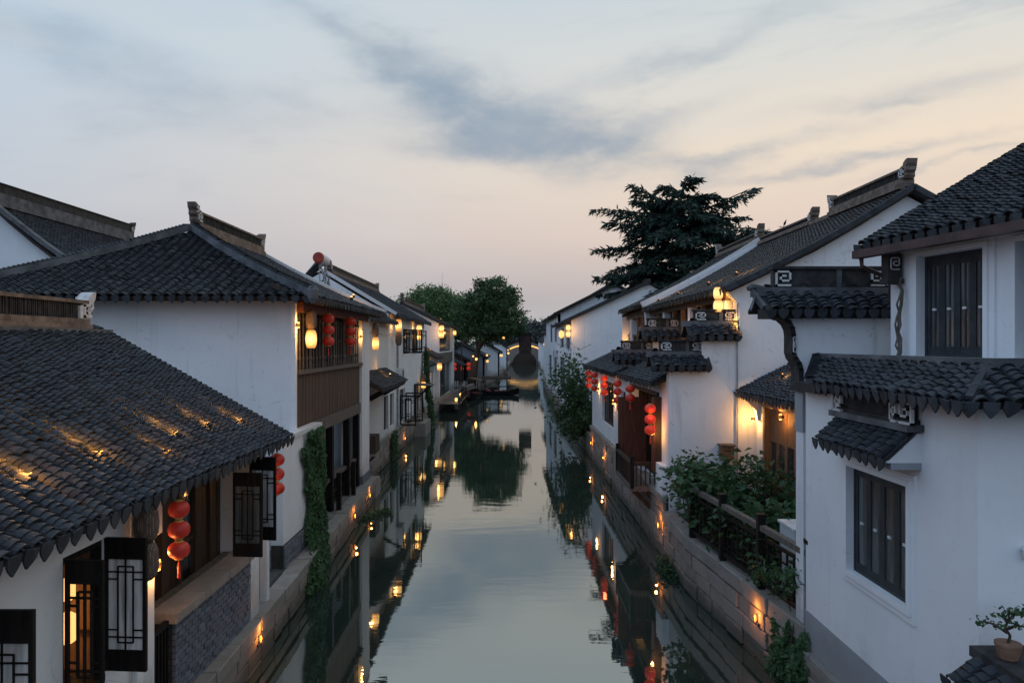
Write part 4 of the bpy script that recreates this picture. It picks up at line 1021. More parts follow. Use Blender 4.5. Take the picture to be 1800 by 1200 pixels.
# lean-to canopy with lit tiles
sc3 = V3(-.95, 0, .52)
tiled_slope(h3, (-4.95, 25.6, 3.80), (0, 1, 0), sc3, 6.4, sc3.length, parts=120, pitch=.22, expo=.11, name='canopy_roof', drip_parts=True)
mb = MB()
for yy in (25.9, 28.6, 31.6): mb.beam((-5.0, yy, 3.72), (-5.9, yy, 3.2), .09, .11)
mb.build('canopy_brackets', 'wood_black', h3)
ca = MB().beam((-5.9, 42.9, 3.05), (-4.9, 42.9, 2.98), 1.6, .06, up=(0, 0, 1)).build('door_canopy', 'slate_paint', h3)
for yy in (42.15, 43.6): MB().beam((-5.88, yy, 2.2), (-5.05, yy, 2.95), .06, .07).build('strut', 'wood_black', ca)
MB().box(-5.9, -5.75, 41.95, 42.1, .7, 3.1).build('door_post', 'slate_paint', h3)
mb = MB()
for yy in (35.35,): mb.tube([(-5.84, yy, .7), (-5.84, yy, 6.6)], .05, 7)
mb.build('downpipe', 'metal_grey', h3)
h3.location.x += .65; h3.location.z -= .15
stp = thing('stone_step', 'low stone landing step in the water before the canopied door', 'step', (-5.0, 43, 0))
MB().box(-5.25, -4.55, 41.6, 44.5, -.6, .75).build('lower_slab', 'coping', stp); MB().box(-5.25, -4.9, 41.9, 44.2, .75, 1.1).build('upper_slab', 'coping', stp)
bx_ = thing('wooden_box', 'dark slatted wooden box standing on the quay by the white pier', 'box', (-4.95, 27.2, .7))
MB().box(-5.2, -4.76, 26.9, 28.0, 1.12, 1.2).build('shelf', 'coping', bx_)
MB().box(-5.2, -4.78, 27.0, 27.9, 1.2, 1.84).build('body', 'wood_dark', bx_)
for k in range(6): MB().box(-5.18, -4.80, 26.975, 27.0, 1.23+k*.1, 1.30+k*.1).build('slat', 'wood_brown', bx_)
for b in (27.05, 27.8): MB().beam((-5.15, b, .80), (-4.80, b, 1.14), .06, .06).build('bracket', 'wood_black', bx_)
bamboo_lantern(-4.95, 28.0, 6.05, 'woven lantern pair on the white wall behind the balcony house, lower one lit', .13, .50, 2, (1,), 5, (-.1, -.3))
bamboo_lantern(-4.95, 34.0, 6.42, 'woven lantern pair at the near eave of the set-back house, upper one lit', .15, .60, 2, (0,), 5, (-.1, -.3))
bamboo_lantern(-4.92, 41.8, 6.35, 'two glowing woven lanterns at the far eave of the set-back house', .15, .42, 2, (0, 1), 5, (-.1, -.3))
# solar water heater on the H3 roof
SHX = .0
sh = thing('solar_heater', 'solar water heater with red-capped white tank on a steel stand on the tile roof', 'solar heater', (-7.3, 29.5, 7.6))
tk = Vector((-7.42, 29.2, 8.62)); te = Vector((-7.48, 30.5, 8.62)); dk = (te-tk).normalized()
MB().tube([tk, te], .22, 18).build('tank', 'white_metal', sh, False)
MB().tube([tk-dk*.05, tk-dk*.002], [.19, .225], 18).build('tank_cap', 'cap_red', sh)
for k in range(9):
    a = tk.lerp(te, (k+.5)/9); MB().tube([a+V3(-.08, 0, -.18), a+V3(-.95, 0, -1.10)], .03, 6).build('collector_tube', 'glass', sh)
mb = MB()
for f_ in (.1, .9):
    a = tk.lerp(te, f_)
    for q in ((a, a+V3(-1.0, 0, -1.18)), (a, a+V3(.28, 0, -1.25)), (a, a+V3(.05, 0, -1.25)), (a+V3(-.9, 0, -1.05), a+V3(.2, 0, -.9)), (a+V3(.05, 0, -1.2), a+V3(.25, 0, -.6))): mb.beam(q[0], q[1], .035, .035)
a, b = tk.lerp(te, .1), tk.lerp(te, .9)
mb.beam(a+V3(.28, 0, -1.2), b+V3(.05, 0, -.3), .03, .03); mb.beam(b+V3(.28, 0, -1.2), a+V3(.05, 0, -.3), .03, .03)
mb.build('stand', 'metal_grey', sh)

# ------------------------------------------------------------------ H4a low house, H4 tall house
h4a = thing('low_house', 'low white house with stepped lamp-lit canopies between two taller white houses', 'house', (-5.6, 47.6, .7))
wall(h4a, 'L', -5.6, 47.6, 57.9, .7, 4.4, [(49.2, 50.4, 1.2, 3.2), (52.2, 53.6, 1.2, 3.2), (55.4, 56.6, 1.0, 3.3)], .25)
for (a, b) in ((49.2, 50.4), (52.2, 53.6), (55.4, 56.6)): win(h4a, 'L', -5.6, a, b, 1.2, 3.2, 2, 'wood_black', 'glass', .12)
for (yA, L_, xe, ze) in ((47.5, 5.2, -5.05, 3.85), (53.0, 5.0, -4.95, 4.25)):
    sv = V3(-3.2, 0, 1.65); tiled_slope(h4a, (xe, yA, ze), (0, 1, 0), sv, L_, sv.length, parts=0, pitch=.24, lo=True, pans=False, drip_parts=False, material='tile_brown')
wall(h4a, 'F', 47.6, -9, -5.6, .7, 3.9, (), .2, name='end_wall')
h4 = thing('white_house', 'tall white gabled house with dark timber window storey and glowing corner lanterns', 'house', (-5.3, 58, .7))
gable(h4, 58.0, [(-11.6, .7), (-5.3, .7), (-5.3, 6.85), (-8.3, 8.35), (-11.6, 6.85)], .22)
wall(h4, 'L', -5.3, 58.2, 72.5, .7, 6.9, [(58.8, 71.0, 4.6, 6.5), (59.2, 70.5, .8, 3.6)], .25)
win(h4, 'L', -5.3, 58.8, 71.0, 4.6, 6.5, 9, 'wood_dark', 'glass', .14, rails=(.5,)); win(h4, 'L', -5.3, 59.2, 70.5, .8, 3.6, 8, 'wood_black', 'glass', .2, rails=(.4,))
MB().box(-5.29, -5.2, 58.4, 71.4, 3.6, 4.5).build('timber_apron', 'wood_grey', h4)
MB().box(-5.4, -5.1, 71.3, 72.2, .7, 6.8).build('white_pier', 'plaster', h4)
s4 = V3(-3.2, 0, 1.55)
tiled_slope(h4, (-4.95, 57.7, 6.86), (0, 1, 0), s4, 15.2, s4.length, parts=0, pitch=.26, lo=True, pans=False, drip_parts=False, material='tile_brown')
MB().add([(-8.15, 57.7, 8.42), (-8.15, 72.9, 8.42), (-11.6, 72.9, 6.8), (-11.6, 57.7, 6.8)], [(0,1,2,3)]).build('back_slope', 'tile', h4)
ridge(h4, (-8.15, 58.0, 8.36), (-8.15, 72.5, 8.36), h=.30, wd=.3, hook=.7, slices=False)
MB().beam((-4.98, 57.75, 6.84), (-8.15, 57.75, 8.38), .12, .16).build('verge', 'ridge_dark', h4)
bamboo_lantern(-5.05, 57.75, 6.75, 'two glowing lanterns at the near corner of the tall gabled house', .19, .50, 2, (0, 1), 7, (-.2, -.4))
bamboo_lantern(-4.95, 70.8, 6.6, 'small glowing lantern at the far corner of the tall gabled house', .16, .5, 1, (0,), 5, (0, -.4))
bamboo_lantern(-5.0, 44.6, 3.45, 'glowing lantern pair over the ivy by the low house', .15, .42, 2, (1,), 4, (-.1, -.4))
bamboo_lantern(-4.95, 54.8, 3.90, 'tall glowing lantern at the end of the low stepped canopies', .18, .60, 1, (0,), 5, (-.2, -.4))
wall_lamp(-5.3, 58.3, 6.05, 'warm lamp on the corner of the tall gabled house', (1, 0), 8)
for (x, y, z, pw, lab) in ((-4.6, 29.3, 3.96, 8, 'on the lean-to canopy beside the white pier'), (-5.9, 50.0, 4.40, 12, 'on the near stepped canopy of the low house'), (-5.7, 55.5, 4.75, 12, 'on the far stepped canopy of the low house'), (-5.6, 63, 7.3, 12, 'on the eave of the tall gabled house')):
    t_ = thing('roof_uplight', 'small warm roof lamp ' + lab, 'lamp', (x, y, z), 'small lamps lying on the tile roof')
    MB().lathe([(.03, z-.03), (.04, z+.02), (.03, z+.06)], 8, Matrix.Translation((x, y, 0))).build('housing', 'metal_dark', t_)
    MB().lathe([(.02, z+.06), (.03, z+.07), (.02, z+.085)], 8, Matrix.Translation((x, y, 0))).build('bulb', 'bulb', t_)
    point('glow', (x-.12, y-.05, z+.14), pw*.25, t_, .03); point('glow', (x-.35, y+.5, z+.32), pw*.25, t_, .03)
# hall with the big curved roof behind
hall = thing('temple_hall', 'large old hall with white gable and long sweeping tile roof behind the balcony house', 'house', (-20.5, 30, .7))
M = frame((0, 29.6, 0), (-1, 0, 0))
gable(hall, 29.6, [(-30, .7), (-13.6, .7), (-13.6, 6.1), (-15.6, 7.0), (-17.6, 8.25), (-19.2, 9.5), (-20.5, 10.75), (-21.8, 9.5), (-24, 7.8), (-30, 5.5)], .25, 'plaster_clean')
def hz(b): return b
sh_ = V3(-7.6, 0, 5.0)
tiled_slope(hall, (-12.9, 29.3, 5.85), (0, 1, 0), sh_, 11.2, sh_.length, parts=0, pitch=.26, lo=True, pans=False, drip_parts=False, sag=.42)
L_ = sagline((-12.9, 29.35, 5.95), (-20.5, 29.35, 10.92), .36, 10)
for p_, q_ in zip(L_[:-1], L_[1:]): MB().beam(p_, q_, .3, .16).build('verge', 'mortar', hall)
ridge(hall, (-20.5, 29.4, 10.75), (-20.5, 40.4, 10.75), h=.42, wd=.3, hook=.35, slices=False, base=.55, pale='mortar', material='ridge_dark')
MB().add([(-20.5, 29.3, 10.8), (-20.5, 40.5, 10.8), (-28, 40.5, 6), (-28, 29.3, 6)], [(0,1,2,3)]).build('back_slope', 'tile', hall)
# ------------------------------------------------------------------ far left bank: tavern, low houses, boats, stage
def simple_house(name, label, x0, x1, y0, y1, zb, ze, zr, facing='L', wins=(), wood=False, mt='plaster', tile='tile', rx=None, over=.4, leaves=2):
    """small far house: walls, gabled tile roof along the canal, framed windows on the canal side"""
    h = thing(name, label, 'house', ((x0+x1)/2, y0, zb))
    rx = (x0+x1)/2 if rx is None else rx
    c = x1 if facing == 'L' else x0
    wall(h, facing, c, y0, y1, zb, ze, wins, .2, 'wood_dark' if wood else mt)
    gable(h, y0, [(x0, zb), (x1, zb), (x1, ze), (rx, zr), (x0, ze)], .2, mt)
    for w_ in wins: win(h, facing, c, *w_, leaves, 'wood_black', 'glass', .1)
    sl = V3(rx-(x1+over), 0, zr-ze+.02); tiled_slope(h, (x1+over, y0-.3, ze-.05), (0, 1, 0), sl, y1-y0+.6, sl.length, parts=0, pitch=.3, lo=True, pans=False, drip_parts=False, material=tile, drips=(y0 < 60))
    sr = V3(rx-(x0-over), 0, zr-ze+.02); tiled_slope(h, (x0-over, y1+.3, ze-.05), (0, -1, 0), sr, y1-y0+.6, sr.length, parts=0, pitch=.3, lo=True, pans=False, drip_parts=False, material=tile, drips=(y0 < 60))
    MB().beam((rx, y0-.2, zr+.08), (rx, y1+.2, zr+.08), .3, .26).build('ridge', 'ridge_dark', h)
    for xx in (x0-over, x1+over): MB().beam((xx, y0-.28, ze-.02), (rx, y0-.28, zr+.03), .12, .14).build('verge', 'ridge_dark', h)
    return h
tv = simple_house('tavern', 'low dark tavern with grey tile roof behind the lantern-lit terrace', -11, -4.6, 84, 96, .7, 3.4, 5.2, 'L', ((85, 88, 1, 3), (90, 93, 1, 3)), wood=True, mt='wood_dark')
simple_house('canal_house', 'low white house with dark doorway behind the big round tree', -7.0, -2.6, 88, 103, .7, 3.6, 5.3, 'L', ((90, 91.5, 1, 3), (96, 97.5, 1, 3)), rx=-5.5, mt='plaster_grey')  # grey plaster on white walls: shade under the tree put into the colour
simple_house('canal_house', 'small white house beside a glowing lamp, second beyond the round tree', -6.5, -1.0, 106, 122, .7, 4.0, 6.0, 'L', ((109, 111, 1, 3), (116, 118, 1, 3)))
simple_house('canal_house', 'last small white house before the lamp-lit arch bridge', -5.5, .2, 132, 160, .7, 4.3, 6.6, 'L', ((138, 141, 1, 3.2), (149, 152, 1, 3.2)))
# back rows so that no bare land shows between the roofs
for i, (a, b, y0, y1, ze, zr, lab) in enumerate(((-24, -15, 44, 60, 5.5, 7.6, 'grey-roofed house hidden behind the white houses near the old hall'), (-22, -13, 74, 96, 4.6, 6.8, 'grey-roofed house behind the tavern under the trees'),
        (-16, -8, 112, 150, 4.5, 6.5, 'far grey-roofed house inland of the low canal houses'))):
    simple_house('back_house', lab, a, b, y0, y1, .7, ze, zr, 'L')
# ------------------------------------------------------------------ R1: white house with slate windows (right, near)
r1 = thing('white_house', 'white house with framed slate windows, tiled window hood and tiled skirt roof', 'house', (4.8, 9.5, .4))
XR = 4.8
wall(r1, 'R', XR, 7.54, 11.85, .95, 4.75, [(8.81, 10.35, 2.03, 3.48)], .25, 'plaster_clean')
wall(r1, 'R', XR-.012, 7.528, 11.85, .37, .95, (), .26, 'plaster_grey', 'base_band')
wall(r1, 'F', 7.54, XR+.25, 9.5, .95, 4.75, (), .25, 'plaster_clean', 'front_wall')
wall(r1, 'F', 7.528, XR+.248, 9.5, .37, .95, (), .25, 'plaster_grey', 'base_band')
win(r1, 'R', XR, 8.81, 10.35, 2.03, 3.48, 4, 'slate_paint', 'glass_grey', .06, .05, (), (.15, .05), handles=True)
# hood over the window
sh1 = V3(.36, 0, .33)
hd = tiled_slope(r1, (4.40, 10.50, 3.86), (0, -1, 0), sh1, 1.92, sh1.length, parts=300, pitch=.205, expo=.085, name='window_hood', thick=.05, deck='ridge_dark')
MB().box(4.60, 4.80, 8.50, 10.56, 4.16, 4.24).build('hood_footing', 'mortar', r1)
MB().box(4.71, 4.80, 8.62, 10.42, 4.24, 4.50).build('hood_panel', 'ridge_dark', r1)
MB().box(4.67, 4.80, 8.58, 10.46, 4.47, 4.53).build('hood_rail', 'ridge_dark', r1)
MB().box(4.67, 4.80, 8.58, 10.46, 4.24, 4.29).build('hood_rail', 'ridge_dark', r1)
for (y0, fl) in ((10.24, False), (8.46, True), (8.80, False)):
    mb = MB(); scroll(mb, frame((4.655, y0, 4.255), (0, 1, 0)), .24 if y0 != 8.80 else .12, .23, .04, fl, .028); mb.build('fret_carving', 'carved', r1)
MB().prism([(0, 0), (.40, 0), (.40, .34), (.36, .34)], 0, .05, frame((4.40, 8.56, 3.80), (1, 0, 0))).build('hood_cheek', 'plaster_clean', r1)
MB().prism([(0, 0), (.40, 0), (.40, .34), (.36, .34)], 0, .05, frame((4.40, 10.50, 3.80), (1, 0, 0))).build('hood_cheek', 'plaster_clean', r1)
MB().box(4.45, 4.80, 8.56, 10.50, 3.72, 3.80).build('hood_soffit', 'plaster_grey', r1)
# skirt roof with a corner
sk = V3(.56, 0, .33); SK = sk.length
tiled_slope(r1, (4.44, 11.92, 4.62), (0, -1, 0), sk, 4.80, SK, lambda b: 1.15*(1-b/SK)+.08, lambda b: 4.80-b*.55/SK, parts=220, pitch=.20, expo=.085, name='skirt_roof', thick=.08, deck='ridge_dark')
sk2 = V3(0, .56, .33)
tiled_slope(r1, (4.44, 7.12, 4.62), (1, 0, 0), sk2, 4.0, SK, lambda b: b*.56/SK, None, parts=120, pitch=.20, expo=.085, name='skirt_roof', thick=.08, deck='ridge_dark')
MB().beam((4.46, 7.14, 4.645), (5.0, 7.68, 4.975), .07, .06).build('hip_ridge', 'tile', r1)
hip_cap(r1, (4.42, 10.74, 4.61), (5.0, 11.82, 4.96), .14, .08, 'mortar')
MB().box(4.92, 5.14, 7.60, 11.9, 4.88, 5.02).build('skirt_coping', 'mortar', r1)
MB().box(5.14, 9.5, 7.60, 7.80, 4.88, 5.02).build('skirt_coping', 'mortar', r1)
MB().box(5.12, 9.5, 7.80, 11.9, 4.80, 4.93).build('terrace_floor', 'plaster_grey', r1)
MB().box(4.56, 4.80, 10.9, 11.84, 4.44, 4.58).build('skirt_bracket', 'ridge_dark', r1)
# upper storey, turned a little from the canal line
ud = Vector((-.2, 1.0, 0)).normalized()                # along the upper wall, away from the viewer
uo = Vector((5.89, 11.1, 0)) - ud*6.0
def upper(a): return uo + ud*a                          # a=6 at the far corner
Mu = frame((uo.x, uo.y, 0), ud)                         # x along the wall, y out to the canal
def ua(yv): return (yv-uo.y)/ud.y
hole1 = (ua(9.57), ua(10.70), 4.98, 6.42); hole2 = (ua(7.95), ua(9.10), 4.98, 6.42)
holed_wall(MB(), Mu, 0.2, 6.0, 4.85, 6.9, [hole1, hole2], .25).build('upper_wall', 'plaster_clean', r1)
holed_wall(MB(), frame(upper(6.0), (ud.y, -ud.x, 0)) @ Matrix.Rotation(math.pi, 4, 'Z'), -4.5, -0.02, 4.85, 6.9, [], .2).build('upper_end_wall', 'plaster', r1)
for hi, h_ in enumerate((hole1, hole2)):
    W = h_[1]-h_[0]; H = h_[3]-h_[2]; Mw = Mu @ Matrix.Translation((h_[0], -.09, h_[2])); st = .045
    mb = MB(); mb.box(0, W, -.05, 0, 0, st, Mw); mb.box(0, W, -.05, 0, H-st, H, Mw); mb.box(0, st, -.05, 0, st, H-st, Mw); mb.box(W-st, W, -.05, 0, st, H-st, Mw)
    wi = mb.build('window', 'slate_paint', r1); lw = (W-2*st)/4
    for k in range(4):
        x = st+k*lw; s2 = .055; mb = MB()
        mb.box(x, x+s2, -.04, -.006, st, H-st, Mw); mb.box(x+lw-s2, x+lw, -.04, -.006, st, H-st, Mw); mb.box(x+s2, x+lw-s2, -.04, -.008, st, st+.11, Mw); mb.box(x+s2, x+lw-s2, -.04, -.008, H-st-.11, H-st, Mw)
        mb.build('sash', 'slate_paint', wi)
        MB().box(x+s2*.9, x+lw-s2*.9, -.03, -.022, st+.1, H-st-.1, Mw).build('pane', 'glass_grey', wi)
        MB().box(x+lw/2-.012, x+lw/2+.012, -.021, -.012, st+.11, H-st-.11, Mw).build('glazing_bar', 'slate_paint', wi)
        MB().box(x+lw/2-.03, x+lw/2+.03, -.018, .004, .47*H-.016, .47*H+.016, Mw).build('pull_bar', 'white_metal', wi)
    mb = MB(); M0 = Mu @ Matrix.Translation((h_[0], 0, h_[2]))
    for (a, b, pr_) in ((0, .07, .055), (.07, .16, .03)):
        mb.box(-b, -a, 0, pr_, -b, H+b, M0); mb.box(W+a, W+b, 0, pr_, -b, H+b, M0); mb.box(-a, W+a, 0, pr_, -b, -a, M0); mb.box(-a, W+a, 0, pr_, H+a, H+b, M0)
    mb.build('window_surround', 'plaster_clean', r1)
# upper roof, gutter, carved bracket block, downpipe
out = Vector((-ud.y, ud.x, 0))                         # out over the canal
ec = Vector((5.44, 11.40, 6.69)); su = Vector((-out.x*3.6, -out.y*3.6, 3.6*.56))
tiled_slope(r1, ec, -ud, su, 5.6, su.length, parts=300, pitch=.215, expo=.088, name='upper_roof', thick=.1, deck='gutter_brown')
MB().beam(ec + out*.05 + V3(0, 0, -.16), ec - ud*5.6 + out*.05 + V3(0, 0, -.16), .16, .12).build('gutter', 'gutter_brown', r1)
MB().beam(ec + out*-.28 + V3(0, 0, -.10), ec - ud*5.6 + out*-.28 + V3(0, 0, -.10), .42, .06).build('soffit', 'plaster_old', r1)
MB().beam(upper(6.0)+out*.02+V3(0,0,6.66), upper(.2)+out*.02+V3(0,0,6.66), .10, .3).build('frieze_board', 'plaster_old', r1)
bb = upper(6.0) + out*.13
cb = MB().box(-.10, .10, -.10, .10, 6.12, 6.56, Matrix.Translation((bb.x, bb.y, 0))).box(-.13, .13, -.13, .13, 6.52, 6.62, Matrix.Translation((bb.x, bb.y, 0))).box(-.12, .12, -.12, .12, 6.06, 6.14, Matrix.Translation((bb.x, bb.y, 0))).build('carved_bracket', 'ridge_dark', r1)
mb = MB(); scroll(mb, frame((bb.x+.06, bb.y-.10, 6.27), (-1, 0, 0)), .12, .17, .012, False, .018); mb.build('carving', 'carved', cb)
gp = ec + out*.05
MB().tube([gp+V3(.05, -.05, -.2), gp+V3(.06, -.05, -.34), gp+V3(.52, .02, -.52), gp+V3(.60, .04, -.56), gp+V3(.60, .04, -.86)], .035, 8).build('downpipe', 'gutter_brown', r1)
MB().box(gp.x+.54, gp.x+.66, gp.y-.02, gp.y+.10, 5.80, 6.10).build('pipe_head', 'gutter_brown', r1)
# fire wall with tiled coping beyond the house
fw = thing('fire_wall', 'white fire wall with tiled coping, fret-ended ridge box and curved corbel', 'wall', (5.4, 11.95, .4))
MB().box(4.80, 7.2, 11.95, 12.25, .4, 5.66).build('wall', 'plaster', fw)
def wall_coping(root, x0, x1, yq, z0, depth=.36, rise=.27, box=True, boxh=.30, tail=True, pitch=.20, inset=(.28, .0), panel='ridge_dark'):
    """tiled cap of a fire wall seen square-on: two little slopes, ridge box with frets at its ends"""
    sv = V3(0, depth, rise)
    tiled_slope(root, (x0, yq-depth*.85, z0), (1, 0, 0), sv, x1-x0, sv.length, parts=200, pitch=pitch, expo=.085, name='coping', thick=.05, deck='ridge_dark')
    sv2 = V3(0, -depth, rise)
    tiled_slope(root, (x1, yq+.30+depth*.85, z0), (-1, 0, 0), sv2, x1-x0, sv2.length, parts=0, pitch=pitch, name='coping', thick=.05, deck='ridge_dark', drips=False, lo=True)
    zt = z0 + rise
    MB().box(x0-.05, x1, yq-.02, yq+.32, zt-.05, zt+.09).build('cap_bed', 'mortar', root)
    MB().box(x0+.10, x1, yq-.16, yq+.4, z0-.14, z0+.02).build('corbel_course', 'ridge_dark', root)
    if box:
        a, b = x0+inset[0], x1-inset[1]; zb = zt+.09
        bxo = MB().box(a, b, yq+.10, yq+.22, zb, zb+boxh).build('ridge_box', panel, root)
        MB().box(a-.02, b+.02, yq+.05, yq+.27, zb+boxh, zb+boxh+.045).build('rail', 'ridge_dark', bxo)
        for (xx, fl) in ((a+.03, False), (b-.27, True)):
            mb = MB(); scroll(mb, frame((xx+.24, yq+.10, zb+.04), (-1, 0, 0)), .22, boxh-.08, .03, fl, .03); mb.build('fret_carving', 'carved', bxo)
        MB().box((a+b)/2+.1, (a+b)/2+.18, yq+.075, yq+.10, zb, zb+boxh).build('mullion', 'mortar', bxo)
    if tail:
        mb = MB(); mb.tube([(x0+.10, yq+.1, zt+.06), (x0-.10, yq+.08, zt+.10), (x0-.17, yq+.06, zt+.07)], [.06, .06, .04], 8)
        mb.beam((x0-.02, yq-.25, z0+.02), (x0-.10, yq+.05, zt+.02), .06, .09); mb.beam((x0-.24, yq-.28, z0-.02), (x0-.06, yq+.0, zt-.02), .03, .03)
        mb.build('curled_end', 'mortar', root)
wall_coping(fw, 4.10, 6.42, 11.95, 5.72, inset=(.25, .22))
cv_ = [(4.34, 5.63), (4.48, 5.60), (4.58, 5.53), (4.64, 5.43), (4.66, 5.32), (4.66, 5.02), (4.69, 4.94), (4.75, 4.86), (4.78, 4.76), (4.78, 4.42)]
MB().prism([(-x, z) for x, z in cv_] + [(-4.80, 4.42), (-4.80, 5.66), (-4.34, 5.66)], -.002, -.28, frame((0, 11.955, 0), (-1, 0, 0))).build('flared_head', 'plaster', fw)
for (a, b) in zip(cv_[:-1], cv_[1:]): MB().beam((a[0]-.02, 12.09, a[1]+.012), (b[0]-.02, 12.09, b[1]-.012), .075, .33, up=(0, 1, 0)).build('corbel_trim', 'ridge_dark', fw)
MB().box(4.30, 4.46, 11.86, 12.2, 5.58, 5.66).build('corbel_block', 'ridge_dark', fw)
mb = MB(); scroll(mb, frame((4.675, 11.926, 5.04), (-1, 0, 0)), .045, .24, .012, False, .014); mb.build('fret_carving', 'carved', fw)
MB().box(4.785, 4.83, 11.94, 12.26, 3.75, 4.44).build('corner_trim', 'plaster_grey', fw)
vine = thing('dry_vine', 'twisted dry vine stem climbing the white upper wall by the slate window', 'plant', (5.82, 11.0, 4.95))
pt = [(5.80+.016*math.sin(k*.9)+.012*math.sin(k*2.7)+.004*k, 10.95+.02*math.cos(k*1.7), 4.95+k*.10) for k in range(13)]
MB().tube(pt, [.035-.0012*k for k in range(13)], 7).build('stem', 'wood_grey', vine)
MB().tube([(x-.05+.03*math.sin(k*2.1), y-.02, z) for k, (x, y, z) in enumerate(pt[:11])], .016, 6).build('shoot', 'wood_grey', vine)
# low wall with tiles and the bonsai at its foot
lw_ = thing('low_wall', 'low wall with dark stone top and a few coping tiles at the foot of the white house', 'wall', (5.3, 7.0, .4))
MB().box(4.74, 7.5, 6.62, 7.52, .4, 2.16).build('wall', 'plaster_old', lw_)
MB().box(4.70, 7.5, 6.55, 7.526, 2.16, 2.26).build('stone_top', 'ridge_dark', lw_)
sw_ = V3(.42, 0, .26); tiled_slope(lw_, (4.46, 7.5, 1.98), (0, -1, 0), V3(.28, 0, .2), 1.3, V3(.28, 0, .2).length, parts=100, pitch=.2, name='coping', thick=.05, deck='ridge_dark')
bz = thing('bonsai', 'small bonsai with sparse leaves in a round clay pot on the low wall', 'bonsai', (4.86, 7.18, 2.26))
MB().lathe([(.06, 2.26), (.085, 2.28), (.105, 2.36), (.11, 2.40), (.118, 2.40), (.118, 2.425), (.095, 2.425)], 16, Matrix.Translation((4.86, 7.18, 0))).build('pot', 'pot', bz)
MB().lathe([(.01, 2.40), (.096, 2.412), (.01, 2.425)], 12, Matrix.Translation((4.86, 7.18, 0))).build('soil', 'soil', bz)
mb = MB(); tw = []
for br in ([(0, 0, 0), (.02, 0, .07), (-.02, .01, .15), (.01, 0, .24), (.0, .0, .31)], [(-.01, 0, .10), (-.10, 0, .16), (-.18, -.01, .20), (-.27, 0, .21)], [(0, 0, .14), (.08, .0, .17), (.15, -.01, .16)], [(0, 0, .22), (.07, 0, .28), (.13, 0, .30)], [(.0, 0, .2), (-.06, 0, .26)]):
    q = [(4.86+x, 7.18+y, 2.42+z) for x, y, z in br]; mb.tube(q, [.016*(1-.7*i/len(q)) for i in range(len(q))], 6); tw += q[1:]
mb.build('stem', 'bark', bz)
def leaf_cloud(name, parent, material, centers, n, spread, size, flat=.35, seed=1, pts=None, ndir=None, kind=None):
    """many small folded leaves scattered about given points, one mesh"""
    r_ = np.random.default_rng(seed); C = np.array(centers, float); idx = r_.integers(0, len(C), n)
    sp = np.array(spread if hasattr(spread, '__len__') else (spread,)*3)
    P_ = C[idx] + r_.normal(0, 1, (n, 3))*sp
    nrm = r_.normal(0, 1, (n, 3)); nrm[:, 2] = np.abs(nrm[:, 2]) + flat
    if ndir is not None: nrm += np.array(ndir)
    nrm /= np.linalg.norm(nrm, axis=1)[:, None]
    a = np.cross(nrm, r_.normal(0, 1, (n, 3))); a /= np.linalg.norm(a, axis=1)[:, None]; b = np.cross(nrm, a)
    s_ = size*r_.uniform(.6, 1.3, n)[:, None]
    fold = nrm*s_*.18
    V = np.stack([P_ - a*s_*.55, P_ - b*s_*.36 + fold, P_ + a*s_*.6, P_ + b*s_*.36 + fold], 1).reshape(-1, 3)
    F = np.arange(n*4).reshape(-1, 4)
    # two triangles folded along the midrib
    T = np.concatenate([F[:, [0, 1, 2]], F[:, [0, 2, 3]]])
    me = np_mesh(name, V - np.array(worldloc(parent)), T, material)
    o = bpy.data.objects.new(name, me); COL.objects.link(o); o.parent = parent
    if kind: o['kind'] = kind
    return o
leaf_cloud('foliage', bz, 'leaf_ivy', tw[3:5]+tw[6:8]+tw[9:], 190, (.045, .035, .022), .042, .6, 3)
lampb = thing('wall_ornament', 'small pale stone bracket sticking out of the white front wall', 'bracket', (5.22, 7.5, 3.1))
MB().lathe([(.02, 3.02), (.05, 3.05), (.06, 3.10), (.03, 3.14)], 10, Matrix.Translation((5.27, 7.48, 0))).build('bowl', 'carved', lampb)
MB().box(5.24, 5.30, 7.48, 7.54, 3.0, 3.06).build('arm', 'carved', lampb)

# ------------------------------------------------------------------ R2: lamp-lit porch between the houses
r2 = thing('porch', 'low tiled porch with timber doors glowing in warm lamplight behind the garden bush', 'porch', (6.0, 15, 1.1))
sp2 = V3(1.75, 0, .88)
tiled_slope(r2, (5.57, 17.9, 4.06), (0, -1, 0), sp2, 6.6, sp2.length, parts=260, pitch=.205, expo=.10, name='roof', thick=.09)
wall(r2, 'R', 6.05, 11.2, 17.9, 1.1, 4.2, [(15.1, 17.15, 1.1, 3.75)], .2, 'plaster')
dr = MB().box(6.16, 6.20, 15.1, 17.15, 1.1, 3.75).build('door_panel', 'wood_dark', r2)
for k in range(4):
    y0 = 15.12+k*.51; M = frame((6.155, y0, 1.12), (0, 1, 0))
    mb = MB(); mb.box(0, .06, 0, .05, 0, 2.6, M); mb.box(.44, .50, 0, .05, 0, 2.6, M); mb.box(.06, .44, .002, .045, 0, .9, M); mb.box(.06, .44, .002, .045, 1.85, 2.6, M); mb.build('door_leaf', 'wood_warm', dr)
    MB().box(.06, .44, .012, .02, .9, 1.85, M).build('pane', 'glass', dr)
MB().box(5.98, 6.10, 15.0, 15.12, 1.1, 3.8).build('door_post', 'wood_warm', r2); MB().box(5.98, 6.10, 17.13, 17.25, 1.1, 3.8).build('door_post', 'wood_warm', r2)
MB().box(5.96, 6.10, 15.0, 17.3, 3.75, 3.95).build('lintel', 'wood_warm', r2)
MB().prism([(5.60, 3.98), (6.05, 4.05), (6.05, 3.35), (5.98, 3.40), (5.95, 3.62), (5.80, 3.78)], 0, .12, frame((0, 17.60, 0), (1, 0, 0))).build('eave_bracket', 'plaster_old', r2)
